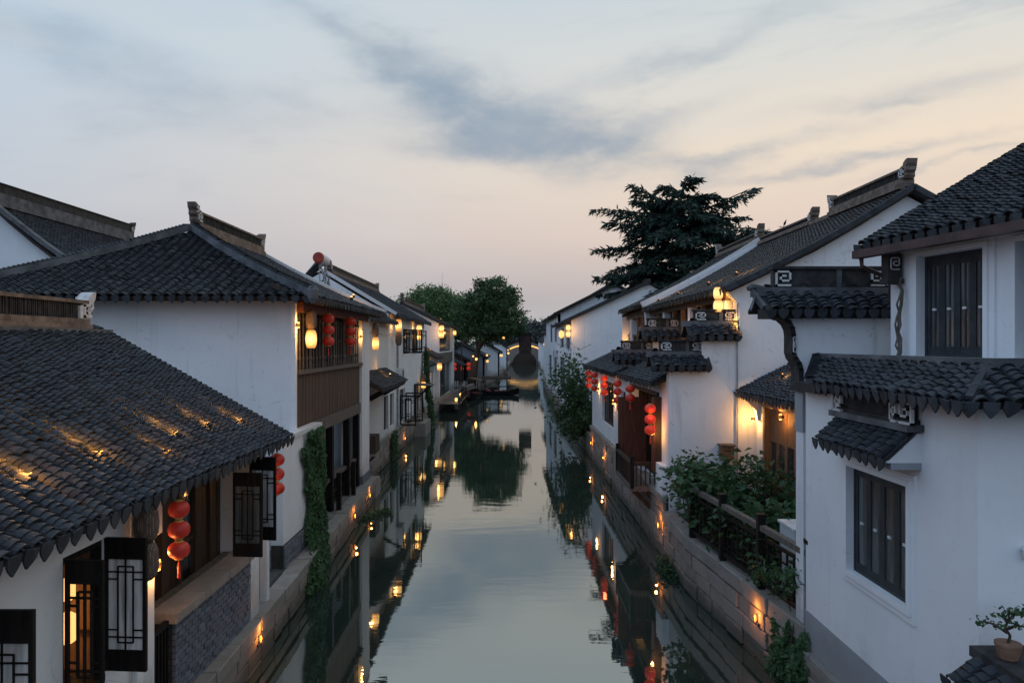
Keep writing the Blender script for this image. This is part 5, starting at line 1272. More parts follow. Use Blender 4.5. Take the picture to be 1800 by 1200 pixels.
pl_ = wall_lamp(5.93, 17.78, 3.42, 'bright golden wall lamp under the porch eave lighting the white gable', (-.4, -.9), 15, group=None)
pd_ = wall_lamp(6.04, 16.1, 3.62, 'small warm lamp over the timber porch doors', (-1, 0), 8, group=None)
for i, (ya, ba, pw) in enumerate(((16.6, .75, 10), (14.6, .55, 14))):
    sn = sp2.normalized(); n2 = V3(0, -1, 0).cross(sn); p0 = V3(5.57, ya, 4.06) + sn*ba + n2*.09
    t_ = thing('roof_uplight', ('small warm lamp on the porch roof beside the tall white gable', 'small warm lamp on the porch roof near the fire wall')[i], 'lamp', p0, 'small lamps lying on the tile roof')
    MB().lathe([(.04, -.04), (.05, 0), (.04, .05)], 8, Matrix.Translation(p0)).build('housing', 'metal_dark', t_)
    MB().lathe([(.012, .05), (.016, .056), (.010, .065)], 8, Matrix.Translation(p0)).build('bulb', 'bulb_orange', t_)
    point('glow', p0 + sn*.10 + n2*.05, pw*.4, t_, .02)
    d = bpy.data.lights.new('glow', 'SPOT'); d.energy = pw*4.0; d.color = (1.0, .52, .13); d.spot_size = R(70); d.spot_blend = .9; d.shadow_soft_size = .02
    o = bpy.data.objects.new('glow', d); COL.objects.link(o); o.parent = t_; o.location = sn*.06 + n2*.10; o.rotation_euler = (-(sn - n2*.16)).to_track_quat('Z', 'Y').to_euler()

# ------------------------------------------------------------------ R3/R4: the big two-storey houses (right)
r3 = thing('gabled_house', 'large white gabled house with lantern-lit upper veranda and tiled fire-wall steps', 'house', (3.95, 18, 1.5))
gable(r3, 18.0, [(5.60, 1.1), (13.6, 1.1), (13.6, 6.75), (9.76, 8.80), (8.6, 8.08), (7.5, 7.45), (6.4, 6.92), (5.40, 6.45), (5.60, 6.25)], .25, 'plaster', 'gable_wall')
M = frame((0, 18.0, 0), (-1, 0, 0))
MB().prism([(-3.95, 1.5), (-3.95, 4.62), (-4.75, 4.62), (-4.75, 5.36), (-5.60, 5.36), (-5.60, 1.1), (-3.95, 1.1)], .03, -.22, M).build('front_wall', 'plaster', r3)
# main roof
sr3 = V3(4.52, 0, 2.44)
tiled_slope(r3, (5.24, 28.4, 6.55), (0, -1, 0), sr3, 10.65, sr3.length, parts=300, pitch=.22, expo=.10, sag=.12, material='tile_brown')
MB().add([(9.76, 17.75, 9.0), (9.76, 28.4, 9.0), (14.2, 28.4, 6.6), (14.2, 17.75, 6.6)], [(3,2,1,0)]).add([(9.76, 17.75, 8.9), (9.76, 28.4, 8.9), (14.2, 28.4, 6.5), (14.2, 17.75, 6.5)], [(0,1,2,3)]).build('back_slope', 'tile', r3)
L_ = sagline((5.24, 17.72, 6.52), (9.76, 17.72, 8.98), .12, 6)
for p_, q_ in zip(L_[:-1], L_[1:]): MB().beam(p_, q_, .10, .13).build('verge', 'tile', r3)
MB().beam((9.76, 17.72, 8.98), (14.2, 17.72, 6.55), .10, .13).build('verge', 'tile', r3)
ridge(r3, (9.76, 18.0, 8.98), (9.76, 22.0, 8.98), h=.26, wd=.3, hook=.35, base=.26)
ridge(r3, (9.76, 23.5, 8.98), (9.76, 28.2, 8.98), h=.16, wd=.28, hook=.5, base=.14, far_end=False, name='ridge')
MB().beam((9.76, 22.0, 9.02), (9.76, 23.5, 9.02), .34, .12).build('ridge_saddle', 'ridge_clay', r3)
r4 = thing('gabled_house', 'second gabled house beyond, with plastered verge and timber veranda under the cedar', 'house', (3.95, 28.5, 1.5))
sr4 = V3(4.56, 0, 2.50)
tiled_slope(r4, (5.20, 34.0, 6.72), (0, -1, 0), sr4, 5.5, sr4.length, parts=120, pitch=.22, expo=.11, sag=.12, material='tile_brown')
L_ = sagline((5.2, 28.42, 6.70), (9.76, 28.42, 9.20), .12, 6)
for p_, q_ in zip(L_[:-1], L_[1:]): MB().beam(p_, q_, .12, .26).build('verge', 'plaster_old', r4)
ridge(r4, (9.76, 28.5, 9.18), (9.76, 33.9, 9.18), h=.18, wd=.28, hook=.6, base=.16)
gable(r4, 28.5, [(5.6, 1.2), (13.6, 1.2), (13.6, 7.1), (9.76, 9.1), (5.3, 6.75)], -.2, name='gable_wall')
gable(r4, 34.0, [(3.95, 1.2), (13.6, 1.2), (13.6, 7.1), (9.76, 9.1), (5.3, 6.75), (5.3, 4.4), (3.95, 4.3)], -.2, name='end_wall')
MB().add([(9.76, 28.4, 9.2), (9.76, 34.0, 9.2), (14.2, 34.0, 6.8), (14.2, 28.4, 6.8)], [(3,2,1,0)]).build('back_slope', 'tile', r4)
# upper verandas
for (hs, y0, y1) in ((r3, 18.25, 28.4), (r4, 28.6, 33.9)):
    MB().box(6.35, 6.5, y0, y1, 4.4, 6.9).build('veranda_back', 'wood_warm', hs)
    MB().box(5.45, 6.4, y0, y1, 4.72, 4.86).build('veranda_floor', 'wood_dark', hs)
    MB().box(5.50, 5.66, y0, y1, 6.30, 6.52).build('veranda_beam', 'wood_brown', hs)
    y = y0+.3; k = 0
    while y < y1-.3:
        if k % 3 == 0: MB().box(5.50, 5.72, y, y+.28, 4.8, 6.3).build('column', 'plaster', hs)
        else: MB().box(5.54, 5.66, y, y+.14, 4.8, 6.3).build('post', 'wood_warm', hs)
        y += 1.2; k += 1
    mb = MB(); y = y0+.1
    while y < y1: mb.box(5.58, 5.62, y, y+.04, 4.86, 5.55); y += .17
    mb.box(5.55, 5.65, y0, y1, 5.55, 5.62); mb.build('balustrade', 'wood_brown', hs)
    mb = MB(); y = y0+.1
    while y < y1: mb.beam((5.30, y, 6.46), (6.3, y, 7.0), .07, .08); y += .32
    mb.build('rafters', 'wood_dark', hs)
sc_ = MB().box(6.0, 6.06, 18.4, 21.6, 4.9, 6.5).build('lit_screen', 'wood_warm', r3)
for k in range(5): MB().box(5.96, 6.0, 18.5+k*.65, 18.56+k*.65, 4.9, 6.5).build('stile', 'wood_brown', sc_)
# lower storey on the stone base
X3r = 3.97
wall(r3, 'R', X3r, 18.22, 34.0, 1.48, 4.35, [(19.3, 23.4, 1.50, 3.85), (27.4, 30.6, 2.05, 3.75), (24.6, 25.6, 2.2, 3.6)], .22, 'plaster', 'canal_wall')
win(r3, 'R', X3r, 27.4, 30.6, 2.05, 3.75, 6, 'wood_dark', 'glass', .10)
win(r3, 'R', X3r, 24.6, 25.6, 2.2, 3.6, 2, 'wood_dark', 'glass_grey', .10)
MB().box(5.1, 5.2, 19.2, 23.5, 1.5, 4.0).build('recess_back', 'wood_black', r3)
MB().box(4.2, 5.15, 23.4, 23.5, 1.5, 3.9).build('recess_side', 'wood_dark', r3)
MB().box(4.2, 5.15, 19.2, 19.3, 1.5, 3.9).build('recess_side', 'wood_dark', r3)
MB().box(3.9, 5.2, 19.2, 23.5, 3.86, 3.95).build('recess_ceiling', 'wood_dark', r3)
dl = MB().box(3.36, 4.2, 22.2, 22.26, 1.55, 3.62).build('door_leaf', 'wood_dark', r3)
for k in range(5): MB().box(3.37+k*.168, 3.37+k*.168+.158, 22.185-.004*(k % 2), 22.2, 1.56, 3.60).build('plank', 'wood_red', dl)
sash(r3, frame((4.28, 22.22, 1.55), (-1, 0, 0)) @ Matrix.Translation((-.62, 0, 0)), .60, 2.1, 'lattice_door', 'wood_black', 'glass', st=.05)
rw = MB().box(3.80, 4.10, 18.9, 19.3, 1.9, 3.85).build('red_shutter', 'wood_dark', r3)
for k in range(4): MB().box(3.78, 3.80, 18.92+k*.095, 18.92+k*.095+.085, 1.92, 3.82).build('slat', 'wood_red', rw)
MB().box(3.82, 3.97, 18.2, 18.9, 1.48, 2.2).build('parapet', 'plaster', r3)
# little balcony over the water
bc = MB().box(3.28, 4.0, 19.5, 22.1, 1.32, 1.46).build('balcony', 'wood_grey', r3)
MB().box(3.28, 3.36, 19.5, 22.1, 2.02, 2.10).build('hand_rail', 'wood_dark', bc); MB().box(3.28, 3.98, 19.5, 19.58, 2.02, 2.10).build('hand_rail', 'wood_dark', bc)
for k in range(14): MB().box(3.295, 3.335, 19.52+k*.19, 19.56+k*.19, 1.46, 2.02).build('baluster', 'wood_dark', bc)
for k in range(5): MB().box(3.42+k*.12, 3.455+k*.12, 19.52, 19.56, 1.46, 2.02).build('baluster', 'wood_dark', bc)
MB().box(3.27, 3.37, 19.48, 19.58, 1.4, 2.25).build('rail_post', 'wood_black', bc); MB().box(3.27, 3.37, 22.02, 22.12, 1.4, 2.25).build('rail_post', 'wood_black', bc)
for yy in (19.8, 21.7): MB().beam((3.36, yy, 1.34), (3.95, yy, .75), .1, .12).build('strut', 'wood_dark', bc)
# low lean-to roofs in three bays divided by fire walls
sl3 = V3(1.75, 0, .80)
for (ya, yb) in ((18.35, 23.95), (24.4, 34.2)):
    tiled_slope(r3, (3.63, yb, 4.24), (0, -1, 0), sl3, yb-ya, sl3.length, parts=150, pitch=.22, expo=.11, name='lean_to_roof', thick=.08)
for (ya, xa, nm) in ((23.95, 0, 'fire_step'),):
    MB().prism([(-4.0, 1.5), (-4.0, 4.62), (-4.75, 4.62), (-4.75, 5.36), (-5.6, 5.36), (-5.6, 1.5)], 0, -.3, frame((0, ya, 0), (-1, 0, 0))).build(nm, 'plaster', r3)
def step_caps(yq):
    wall_coping(r3, 3.50, 4.86, yq, 4.68, .34, .26, True, .24, False, .22, (.25, .04)); wall_coping(r3, 4.38, 5.66, yq+.02, 5.42, .34, .26, True, .24, False, .22, (.22, .04))
step_caps(18.0); step_caps(24.0)
mb = MB(); mb.tube([(5.60, 17.93, 1.2), (5.60, 17.93, 6.05), (5.62, 17.93, 6.2)], .018, 6); mb.build('drain_pipe', 'metal_grey', r3)
mx_ = thing('letter_box', 'brown wooden letter box hung on the white gable wall', 'letter box', (5.32, 17.9, 2.5))
MB().box(5.16, 5.46, 17.72, 17.98, 2.44, 2.76).build('box', 'wood_warm', mx_); MB().box(5.13, 5.49, 17.68, 17.98, 2.76, 2.80).build('lid', 'wood_grey', mx_); MB().box(5.24, 5.38, 17.712, 17.72, 2.64, 2.66).build('slot', 'wood_black', mx_)
# lanterns of the right bank
lantern_string(3.62, 18.6, 4.05, 'string of three lit red lanterns by the balcony corner of the gabled house', 3, .140, True, True, .35, 2)
lantern_string(3.55, 21.2, 4.12, 'pair of red lanterns under the lean-to eave over the plank door', 2, .135, False, True, .08)
lantern_string(3.55, 23.6, 4.14, 'string of three red lanterns on the white bay beyond the plank door', 3, .135, False, True, .08)
lantern_string(3.55, 26.8, 4.16, 'string of three lit red lanterns before the dark canal window', 3, .135, True, True, .08, 1.5)
lantern_string(3.55, 29.8, 4.16, 'string of three red lanterns past the dark canal window', 3, .14, False, False, .08)
lantern_string(3.55, 32.0, 4.16, 'string of three red lanterns at the far corner of the lean-to', 3, .14, False, False, .08)
for (y, z, pw, lab) in ((18.75, 3.0, 9, 'slim warm lamp beside the red shutter of the gabled house'), (22.8, 3.35, 4, 'slim warm lamp behind the plank door'), (27.0, 3.1, 8, 'slim warm lamp beside the dark canal window'), (31.6, 3.3, 8, 'slim warm lamp at the far end of the canal wall')):
    wall_lamp(X3r if y > 19 else 3.80, y, z, lab, (-1, 0), pw, .2)
bamboo_lantern(5.20, 18.15, 6.66, 'tall glowing paper lantern pair at the near end of the upper veranda', .115, .30, 2, (0, 1), 6, (.2, .3))
wall_lamp(5.60, 17.98, 5.75, 'round golden lamp on the gable edge beside the veranda lantern', (-.6, -.8), 4)
wall_lamp(5.50, 21.9, 5.2, 'golden lamp on the middle veranda column above the fire-wall steps', (-1, 0), 12); wall_lamp(5.50, 22.3, 5.5, 'smaller golden lamp just past the middle veranda column', (-1, 0), 8)
wall_lamp(5.50, 28.95, 5.35, 'slim warm lamp on the veranda column of the second gabled house', (-1, 0), 9); wall_lamp(5.50, 33.4, 5.35, 'slim warm lamp at the far veranda corner of the second gabled house', (-1, 0), 9)
for i, (x, y, pw) in enumerate(((6.0, 19.3, 9), (5.85, 21.4, 8), (5.7, 24.5, 8), (5.6, 27.2, 8))):
    z = 6.55 + (x-5.24)*.54 + .06
    t_ = thing('roof_uplight', ('nearest the gable verge', 'above the lit veranda screen', 'above the second fire-wall steps', 'beside the plastered verge')[i] and 'small warm lamp on the big gabled roof ' + ('by the gable verge', 'above the lit veranda screen', 'above the second fire-wall steps', 'beside the plastered verge')[i], 'lamp', (x, y, z), 'small lamps lying on the tile roof')
    MB().lathe([(.04, z-.03), (.05, z+.02), (.04, z+.06)], 8, Matrix.Translation((x, y, 0))).build('housing', 'metal_dark', t_)
    MB().lathe([(.012, z+.06), (.016, z+.066), (.010, z+.075)], 8, Matrix.Translation((x, y, 0))).build('bulb', 'bulb_orange', t_)
    point('glow', (x+.10, y-.05, z+.12), pw*.30, t_, .03); point('glow', (x+.35, y+.05, z+.26), pw*.22, t_, .03)
# ------------------------------------------------------------------ garden balustrade, cabinet
bl = thing('balustrade', 'dark wooden lattice balustrade with square posts along the garden quay', 'balustrade', (4.1, 13, 1.16))
A, B_ = Vector((4.37, 10.62, 1.16)), Vector((3.90, 15.5, 1.16)); dB = (B_-A).normalized(); LB = (B_-A).length
def bp(s_, z): return A + dB*s_ + V3(0, 0, z)
npan = 3; pw_ = LB/npan
for k in range(npan+1):
    c = bp(k*pw_, 0); MB().box(c.x-.06, c.x+.06, c.y-.06, c.y+.06, 1.16, 2.34).box(c.x-.075, c.x+.075, c.y-.075, c.y+.075, 2.34, 2.40).build('post', 'wood_black', bl)
for k in range(npan):
    a, b = k*pw_+.07, (k+1)*pw_-.07
    MB().beam(bp(a, 1.02), bp(b, 1.02), .10, .09).build('top_rail', 'wood_grey', bl)
    MB().beam(bp(a, .86), bp(b, .86), .05, .05).build('rail', 'wood_black', bl); MB().beam(bp(a, .14), bp(b, .14), .06, .08).build('rail', 'wood_black', bl)
    mb = MB(); n_ = 7
    for q in range(n_+1):
        s_ = a + (b-a)*q/n_
        mb.beam(bp(s_, .18), bp(s_, .84), .028, .028)
        if q < n_:
            for z in ((.34, .66) if q % 2 else (.26, .50, .74)): mb.beam(bp(s_, z), bp(a+(b-a)*(q+1)/n_, z), .026, .026)
    mb.build('lattice', 'wood_black', bl)
ac = thing('cabinet', 'white metal cabinet standing in the garden behind the lattice balustrade', 'cabinet', (4.9, 11.9, 1.1))
MB().box(4.66, 5.25, 11.95, 12.6, 1.12, 2.18).build('body', 'white_metal', ac); MB().box(4.63, 5.28, 11.92, 12.63, 2.18, 2.22).build('lid', 'white_metal', ac)
MB().box(4.72, 5.19, 11.935, 11.95, 1.3, 2.1).build('door', 'metal_grey', ac)
# ------------------------------------------------------------------ farther right bank
r5 = thing('white_house', 'white house with broad blank gable wall beyond the cedar, lanterns at its corner', 'house', (4.0, 45, .9))
gable(r5, 45.0, [(3.95, .9), (11.6, .9), (11.6, 7.2), (8.6, 8.9), (3.95, 6.7)], .25)
wall(r5, 'R', 3.95, 45.2, 58, .9, 6.75, [(46.0, 49.0, 4.9, 6.1), (51, 54, 5.0, 6.3), (50, 54.5, 2.2, 4.3), (46, 48, 2.8, 4.2)], .2)
for (a, b, c, d) in ((46.0, 49.0, 4.9, 6.1), (51, 54, 5.0, 6.3), (50, 54.5, 2.2, 4.3), (46, 48, 2.8, 4.2)): win(r5, 'R', 3.95, a, b, c, d, 3, 'slate_paint', 'glass', .1)
s5 = V3(5.0, 0, 2.35); tiled_slope(r5, (3.6, 58.3, 6.62), (0, -1, 0), s5, 13.6, s5.length, parts=0, pitch=.26, lo=True, pans=False, drip_parts=False)
MB().beam((3.6, 44.75, 6.62), (8.6, 44.75, 8.97), .12, .2).build('verge', 'ridge_dark', r5)
MB().beam((8.6, 44.8, 9.0), (8.6, 58, 9.0), .3, .35).build('ridge', 'ridge_dark', r5)
MB().add([(8.6, 44.7, 8.95), (8.6, 58, 8.95), (12, 58, 7), (12, 44.7, 7)], [(3,2,1,0)]).build('back_slope', 'tile', r5)
bamboo_lantern(3.75, 44.85, 6.45, 'two glowing lanterns at the corner of the broad blank gable', .14, .38, 2, (0, 1), 5, (.2, -.3))
r6 = simple_house('canal_house', 'tall white canal house with grey eave boxes just past the blank gable', 4.1, 12, 58.5, 76, .9, 7.6, 10.0, 'R', ((60, 63, 5.4, 7), (66, 69, 5.4, 7), (60, 64, 2, 4.2), (67, 71, 2, 4.2)), rx=8.6, leaves=3)
simple_house('canal_house', 'white canal house with stepped gable seen past the tall grey-eaved one', 5.0, 13, 78, 98, .9, 6.6, 9.4, 'R', ((80, 84, 4.4, 6), (88, 92, 4.4, 6), (80, 84, 1.6, 3.4)), rx=9)
simple_house('canal_house', 'white waterside house with brown window box and small hanging lamps', 6.1, 13, 104, 132, .9, 5.6, 8.2, 'R', ((106, 110, 3.4, 5), (116, 120, 3.4, 5), (106, 110, 1.4, 2.7)), rx=9.5)
simple_house('canal_house', 'farthest white house on the bend, plain with three slit windows', 8.0, 16, 150, 185, .9, 6.2, 9.2, 'R', ((153, 156, 2.4, 4.6), (160, 163, 2.4, 4.6), (168, 171, 2.4, 4.6)), rx=12)
simple_house('back_house', 'added dark timber house darkening the opening of the arch bridge', -3, 12, 206, 222, -.5, 4.2, 6.6, 'R', mt='wood_dark', wood=True)  # added to block the bright water seen through the arch
simple_house('back_house', 'grey-roofed house standing behind the row near the cedar', 14, 22, 40, 60, .9, 6, 8.6, 'R')
for i, (x, y, z) in enumerate(((3.9, 50.6, 5.9), (4.9, 84, 4.0), (5.9, 108, 5.0), (5.9, 111, 5.2), (6.6, 124, 5.1), (7.9, 154, 4.7))):
    t_ = thing('eave_lamp', ('small round lamp between the upper windows past the blank gable', 'small round lamp low on the stepped-gable canal house', 'first small hanging lamp on the brown window box', 'second small hanging lamp on the brown window box', 'small lamp at the end of the waterside house', 'small lamp on the farthest house of the bend')[i], 'lamp', (x, y, z), 'far lamps on the canal houses')
    MB().lathe([(.06, z-.28), (.17, z-.15), (.17, z+.12), (.06, z+.25)], 10, Matrix.Translation((x-.15, y-.2, 0))).build('globe', 'bulb_soft', t_)
    MB().beam((x-.15, y-.2, z+.25), (x+.2, y-.2, z+.4), .04, .04).build('arm', 'metal_dark', t_)
# --- wall clutter: air conditioners and cables
def air_unit(x, y, z, out, label):
    t_ = thing('air_conditioner', label, 'air conditioner', (x, y, z), 'air conditioner units on the facades')
    x0, x1 = sorted((x, x+out*.32)); MB().box(x0, x1, y, y+.8, z, z+.56).build('casing', 'white_metal', t_)
    MB().tube([(x+out*.322, y+.32, z+.28), (x+out*.335, y+.32, z+.28)], .22, 16).build('fan_grille', 'metal_dark', t_)
    for yy in (y+.1, y+.7): MB().beam((x, yy, z-.03), (x+out*.34, yy, z-.03), .04, .04).build('bracket', 'metal_grey', t_)
air_unit(-5.38, 51.0, 3.3, 1, 'white air conditioner under the near canopy of the low house')
air_unit(-5.28, 35.2, 3.5, 1, 'white air conditioner on the white wall beside the lean-to canopy')
air_unit(3.95, 56.5, 4.2, -1, 'white air conditioner on the canal wall past the blank gable')
for (pts, lab) in (([(-5.2, 26, 5.7), (-5.15, 30, 5.62), (-5.15, 34.5, 5.66), (-5.2, 40.5, 5.60), (-5.2, 47, 5.7)], 'thin black cable sagging along the set-back white house'),
                   ([(3.92, 34.2, 5.2), (3.85, 39, 4.9), (3.9, 45.1, 5.3), (3.9, 51, 5.1), (3.9, 58, 5.3)], 'thin black cable strung to the blank gable house')):
    tag(MB().tube(pts, .012, 5).build('cable', 'metal_dark', None, origin=pts[0]), lab, 'cable')
# ------------------------------------------------------------------ trees
def limb_pts(a, b, bow, n=6, seed=0):
    r_ = random.Random(seed); a, b = Vector(a), Vector(b); o = Vector((r_.uniform(-1, 1), r_.uniform(-1, 1), r_.uniform(0, 1)))*bow
    return [a.lerp(b, i/n) + o*math.sin(math.pi*i/n) for i in range(n+1)]
def broadleaf(name, label, base, fork, lobes, n_clump, per, size, material, r0=.3, seed=1, group=None, clump=.55):
    """tapered trunk, limbs into every lobe, crown of leaf clumps with gaps between them"""
    t_ = thing(name, label, 'tree', base, group); r_ = np.random.default_rng(seed)
    b, f = Vector(base), Vector(fork)
    MB().tube([b, b.lerp(f, .3)+V3(.05, 0, 0), b.lerp(f, .7)+V3(-.05, .05, 0), f], [r0*1.35, r0, r0*.85, r0*.75], 10).build('trunk', 'bark', t_, True)
    cents = []; tot = sum(l[3]*l[4]*l[5] for l in lobes); mb = MB()
    for li, (cx, cy, cz, rx, ry, rz) in enumerate(lobes):
        k = max(4, int(n_clump*rx*ry*rz/tot)); mb.tube(limb_pts(f, (cx, cy, cz), .4, 6, seed+li), [r0*.55*(1-.13*i) for i in range(7)], 7)
        for j in range(k):
            d = r_.normal(0, 1, 3); d /= np.linalg.norm(d); q = (.45+.55*r_.random()**.5) if r_.random() < .85 else r_.random()
            c = np.array((cx, cy, cz)) + d*q*np.array((rx, ry, rz)); cents.append(c)
            if j % 5 == 0: mb.tube(limb_pts((cx, cy, cz), c, .25, 3, seed+li*50+j), [r0*.16, r0*.12, r0*.08, r0*.04], 5)
    mb.build('limbs', 'bark', t_)
    leaf_cloud('crown', t_, material, cents, int(len(cents)*per), (clump, clump, clump*.62), size, .3, seed)
    return t_
broadleaf('camphor_tree', 'big round dark green tree leaning over the water by the boats', (-3.9, 81, .7), (-3.1, 81, 4.6),
          [(-1.7, 81, 9.3, 3.3, 3.0, 3.1), (-.1, 80.5, 8.0, 2.3, 2.4, 2.4), (-3.2, 81.2, 8.6, 2.4, 2.6, 2.8), (-1.5, 80.5, 6.9, 2.8, 2.4, 1.7), (-1.2, 81, 11.0, 1.9, 2.0, 1.5)], 270, 105, .24, 'leaf_camphor', .42, 11, clump=.36)
broadleaf('broad_tree', 'lighter green spreading tree behind the tall gabled house', (-9.0, 97, .7), (-8.8, 97, 5.0),
          [(-9.2, 97, 9.9, 4.0, 3.2, 2.6), (-12.4, 97, 9.6, 2.8, 2.6, 2.2), (-6.2, 96.5, 8.8, 2.8, 2.6, 2.6), (-11, 97, 11.6, 1.6, 1.6, 1.1), (-6.5, 96, 6.4, 2.6, 2.2, 1.8)], 230, 130, .28, 'leaf_pale', .4, 12, clump=.6)
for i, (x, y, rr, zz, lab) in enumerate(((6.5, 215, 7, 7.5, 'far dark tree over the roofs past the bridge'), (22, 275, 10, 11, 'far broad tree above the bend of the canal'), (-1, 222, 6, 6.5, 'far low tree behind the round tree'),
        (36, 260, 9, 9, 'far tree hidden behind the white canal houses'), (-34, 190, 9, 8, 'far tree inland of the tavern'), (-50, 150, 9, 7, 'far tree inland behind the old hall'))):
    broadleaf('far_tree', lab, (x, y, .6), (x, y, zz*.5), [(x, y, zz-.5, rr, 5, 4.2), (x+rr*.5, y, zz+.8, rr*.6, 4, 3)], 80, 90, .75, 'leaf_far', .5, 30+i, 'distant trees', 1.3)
# cedar: flat tiers of drooping sprays
ced = thing('cedar_tree', 'tall dark cedar with flat drooping tiers of branches rising behind the gabled roofs', 'tree', (11.4, 48, .7))
MB().tube([(11.4, 48, .7), (11.45, 48, 6), (11.3, 48, 11), (11.35, 48, 15.2)], [.42, .34, .22, .04], 10).build('trunk', 'bark', ced, True)
def conifer(root, tx, ty, branches, seed, material, spray=.42, dens=1.0):
    r_ = np.random.default_rng(seed); mb = MB(); P_, D_ = [], []
    for (z0, az_, ln, rise, droop) in branches:
        d = Vector((math.cos(az_), math.sin(az_), 0)); sd = Vector((-d.y, d.x, 0)); pts = []; n = 12
        for i in range(n+1):
            u = i/n; pts.append(Vector((tx, ty, z0)) + d*ln*u + V3(0, 0, rise*u - droop*u**3) + sd*.18*math.sin(u*5+z0))
        mb.tube(pts, [.09*(1-.88*i/n)+.008 for i in range(n+1)], 5)
        for i in range(2, n+1):
            u = i/n
            for s_ in (-1, 1):
                bl_ = ln*(.34*(1-u)+.10)*r_.uniform(.7, 1.25)
                dirv = (d*r_.uniform(.5, .9) + sd*s_*r_.uniform(.5, 1.0)).normalized()
                st = pts[i] + V3(0, 0, r_.uniform(-.05, .08)); m = max(4, int(bl_/.10*dens))
                for k in range(m):
                    v = (k+1)/m; q = st + dirv*bl_*v + V3(0, 0, -.30*bl_*v*v + r_.normal(0, .03))
                    P_.append(q); D_.append((dirv + V3(r_.normal(0, .45), r_.normal(0, .45), r_.normal(-.45, .30))).normalized())
                    P_.append(q); D_.append((dirv*.6 + sd*s_*r_.normal(0, .8) + V3(0, 0, r_.normal(-.35, .35))).normalized())
        for k in range(8): P_.append(pts[-1]); D_.append((d + V3(r_.normal(0, .3), r_.normal(0, .3), r_.normal(-.2, .2))).normalized())
    mb.build('limbs', 'bark', root)
    P_ = np.array([list(q) for q in P_]); D_ = np.array([list(q) for q in D_]); n = len(P_)
    S_ = np.cross(D_, r_.normal(0, 1, (n, 3))); S_ /= np.linalg.norm(S_, axis=1)[:, None]
    L_ = spray*r_.uniform(.6, 1.25, n)[:, None]; W_ = L_*.12
    V = np.stack([P_, P_ + D_*L_*.45 + S_*W_, P_ + D_*L_, P_ + D_*L_*.45 - S_*W_], 1).reshape(-1, 3)
    o = bpy.data.objects.new('crown', np_mesh('crown', V - np.array(worldloc(root)), np.arange(n*4).reshape(-1, 4), material)); COL.objects.link(o); o.parent = root
rb = random.Random(5); brs = []
for k in range(66):
    u = k/65; z0 = 6.6 + 8.4*u; az_ = k*2.399 + rb.uniform(-.3, .3)
    ln = (5.5 - 3.4*max(0, u-.45)/.55)*rb.uniform(.62, 1.0)
    brs.append((z0, az_, ln, rb.uniform(-.1, 1.7), rb.uniform(.5, 1.7)))
brs += [(13.2, .05, 4.9, 2.2, .1), (12.6, .35, 4.8, 1.4, .3), (13.3, math.pi+.05, 5.9, .9, .3), (11.0, math.pi-.1, 5.6, 1.0, .6), (9.6, math.pi+.1, 5.8, .4, .6), (8.6, math.pi-.2, 5.4, .3, .4), (13.8, 2.4, 3.8, 1.4, .2), (14.0, .9, 3.2, 1.3, .1), (10.2, 0.1, 5.0, .8, .5), (13.8, math.pi+.3, 3.6, 1.7, .2), (12.2, math.pi+.25, 5.2, 1.0, .3)]
brs = [(z, a, l*.93, r_, d_) for z, a, l, r_, d_ in brs]
conifer(ced, 11.35, 48, brs, 6, 'leaf_cedar', .46, 1.6)
ce2 = thing('cedar_tree', 'lower flat-topped cedar peeping over the ridge of the big gabled roof', 'tree', (17.5, 46, .7))
MB().tube([(17.5, 46, .7), (17.5, 46, 7), (17.5, 46, 12.4)], [.35, .25, .05], 8).build('trunk', 'bark', ce2, True)
conifer(ce2, 17.5, 46, [(9.5+.06*k, k*2.399, 4.2*rb.uniform(.7, 1), rb.uniform(.5, 1.4), .5) for k in range(40)], 8, 'leaf_cedar', .5, .9)
# ------------------------------------------------------------------ ivy, bushes, weeds
def sheet_leaves(root, nm, n, f, material, size, seed, ndir):
    r_ = np.random.default_rng(seed); C = [f(r_.random(), r_.random(), r_) for _ in range(n)]
    return leaf_cloud(nm, root, material, C, n, .015, size, .1, seed, ndir=ndir)
iv = thing('ivy', 'thick column of ivy hanging from the white wall stub down to the water', 'ivy', (-4.4, 17, .1))
def ivy_f(u, v, r_):
    z = 3.25*v; wdt = .78 + .12*math.sin(v*9) + .10*math.sin(v*23) ; yc = 17.05 + .10*math.sin(v*5) - 1.05*max(0, min(1, (.95-z)/.35))
    x = -4.42 if z > .78 else -4.10
    if .6 < z < .95: x = -4.42 + .32*(1-(z-.6)/.35)
    bul = .20*math.sin(math.pi*u)*(.6+.5*math.sin(v*7+u*4)**2)
    if v > .9 and abs(u-.5) > .5-(1-v)*4: u = .5+(u-.5)*.6
    return (x + bul*r_.random()**.3, yc + (u-.5)*2*wdt*.95, z)
sheet_leaves(iv, 'foliage', 4600, ivy_f, 'leaf_ivy', .105, 21, (1.6, -.9, 0))
MB().tube([(-4.40, 17.0, .75), (-4.42, 17.1, 1.8), (-4.43, 16.9, 3.1)], [.03, .025, .012], 6).build('stem', 'bark', iv)
iv2 = thing('ivy', 'ragged ivy trailing down the corner of the set-back white house', 'ivy', (-5.0, 42.5, .6))
def ivy2(u, v, r_): return (-5.15+.4*(1-v)+.25*r_.random(), 45.8+1.4*(u-.5)*(1.3-v)+.5*math.sin(v*8), .1+4.6*v)
sheet_leaves(iv2, 'foliage', 1800, ivy2, 'leaf_bush', .20, 22, (1, -1, 0))
MB().tube([(-5.1, 45.8, .7), (-5.2, 45.8, 2.5), (-5.22, 45.8, 4.6)], .03, 5).build('stem', 'bark', iv2)
iv3 = thing('ivy', 'small ivy patch on the quay below the set-back house windows', 'ivy', (-5.1, 33, .3))
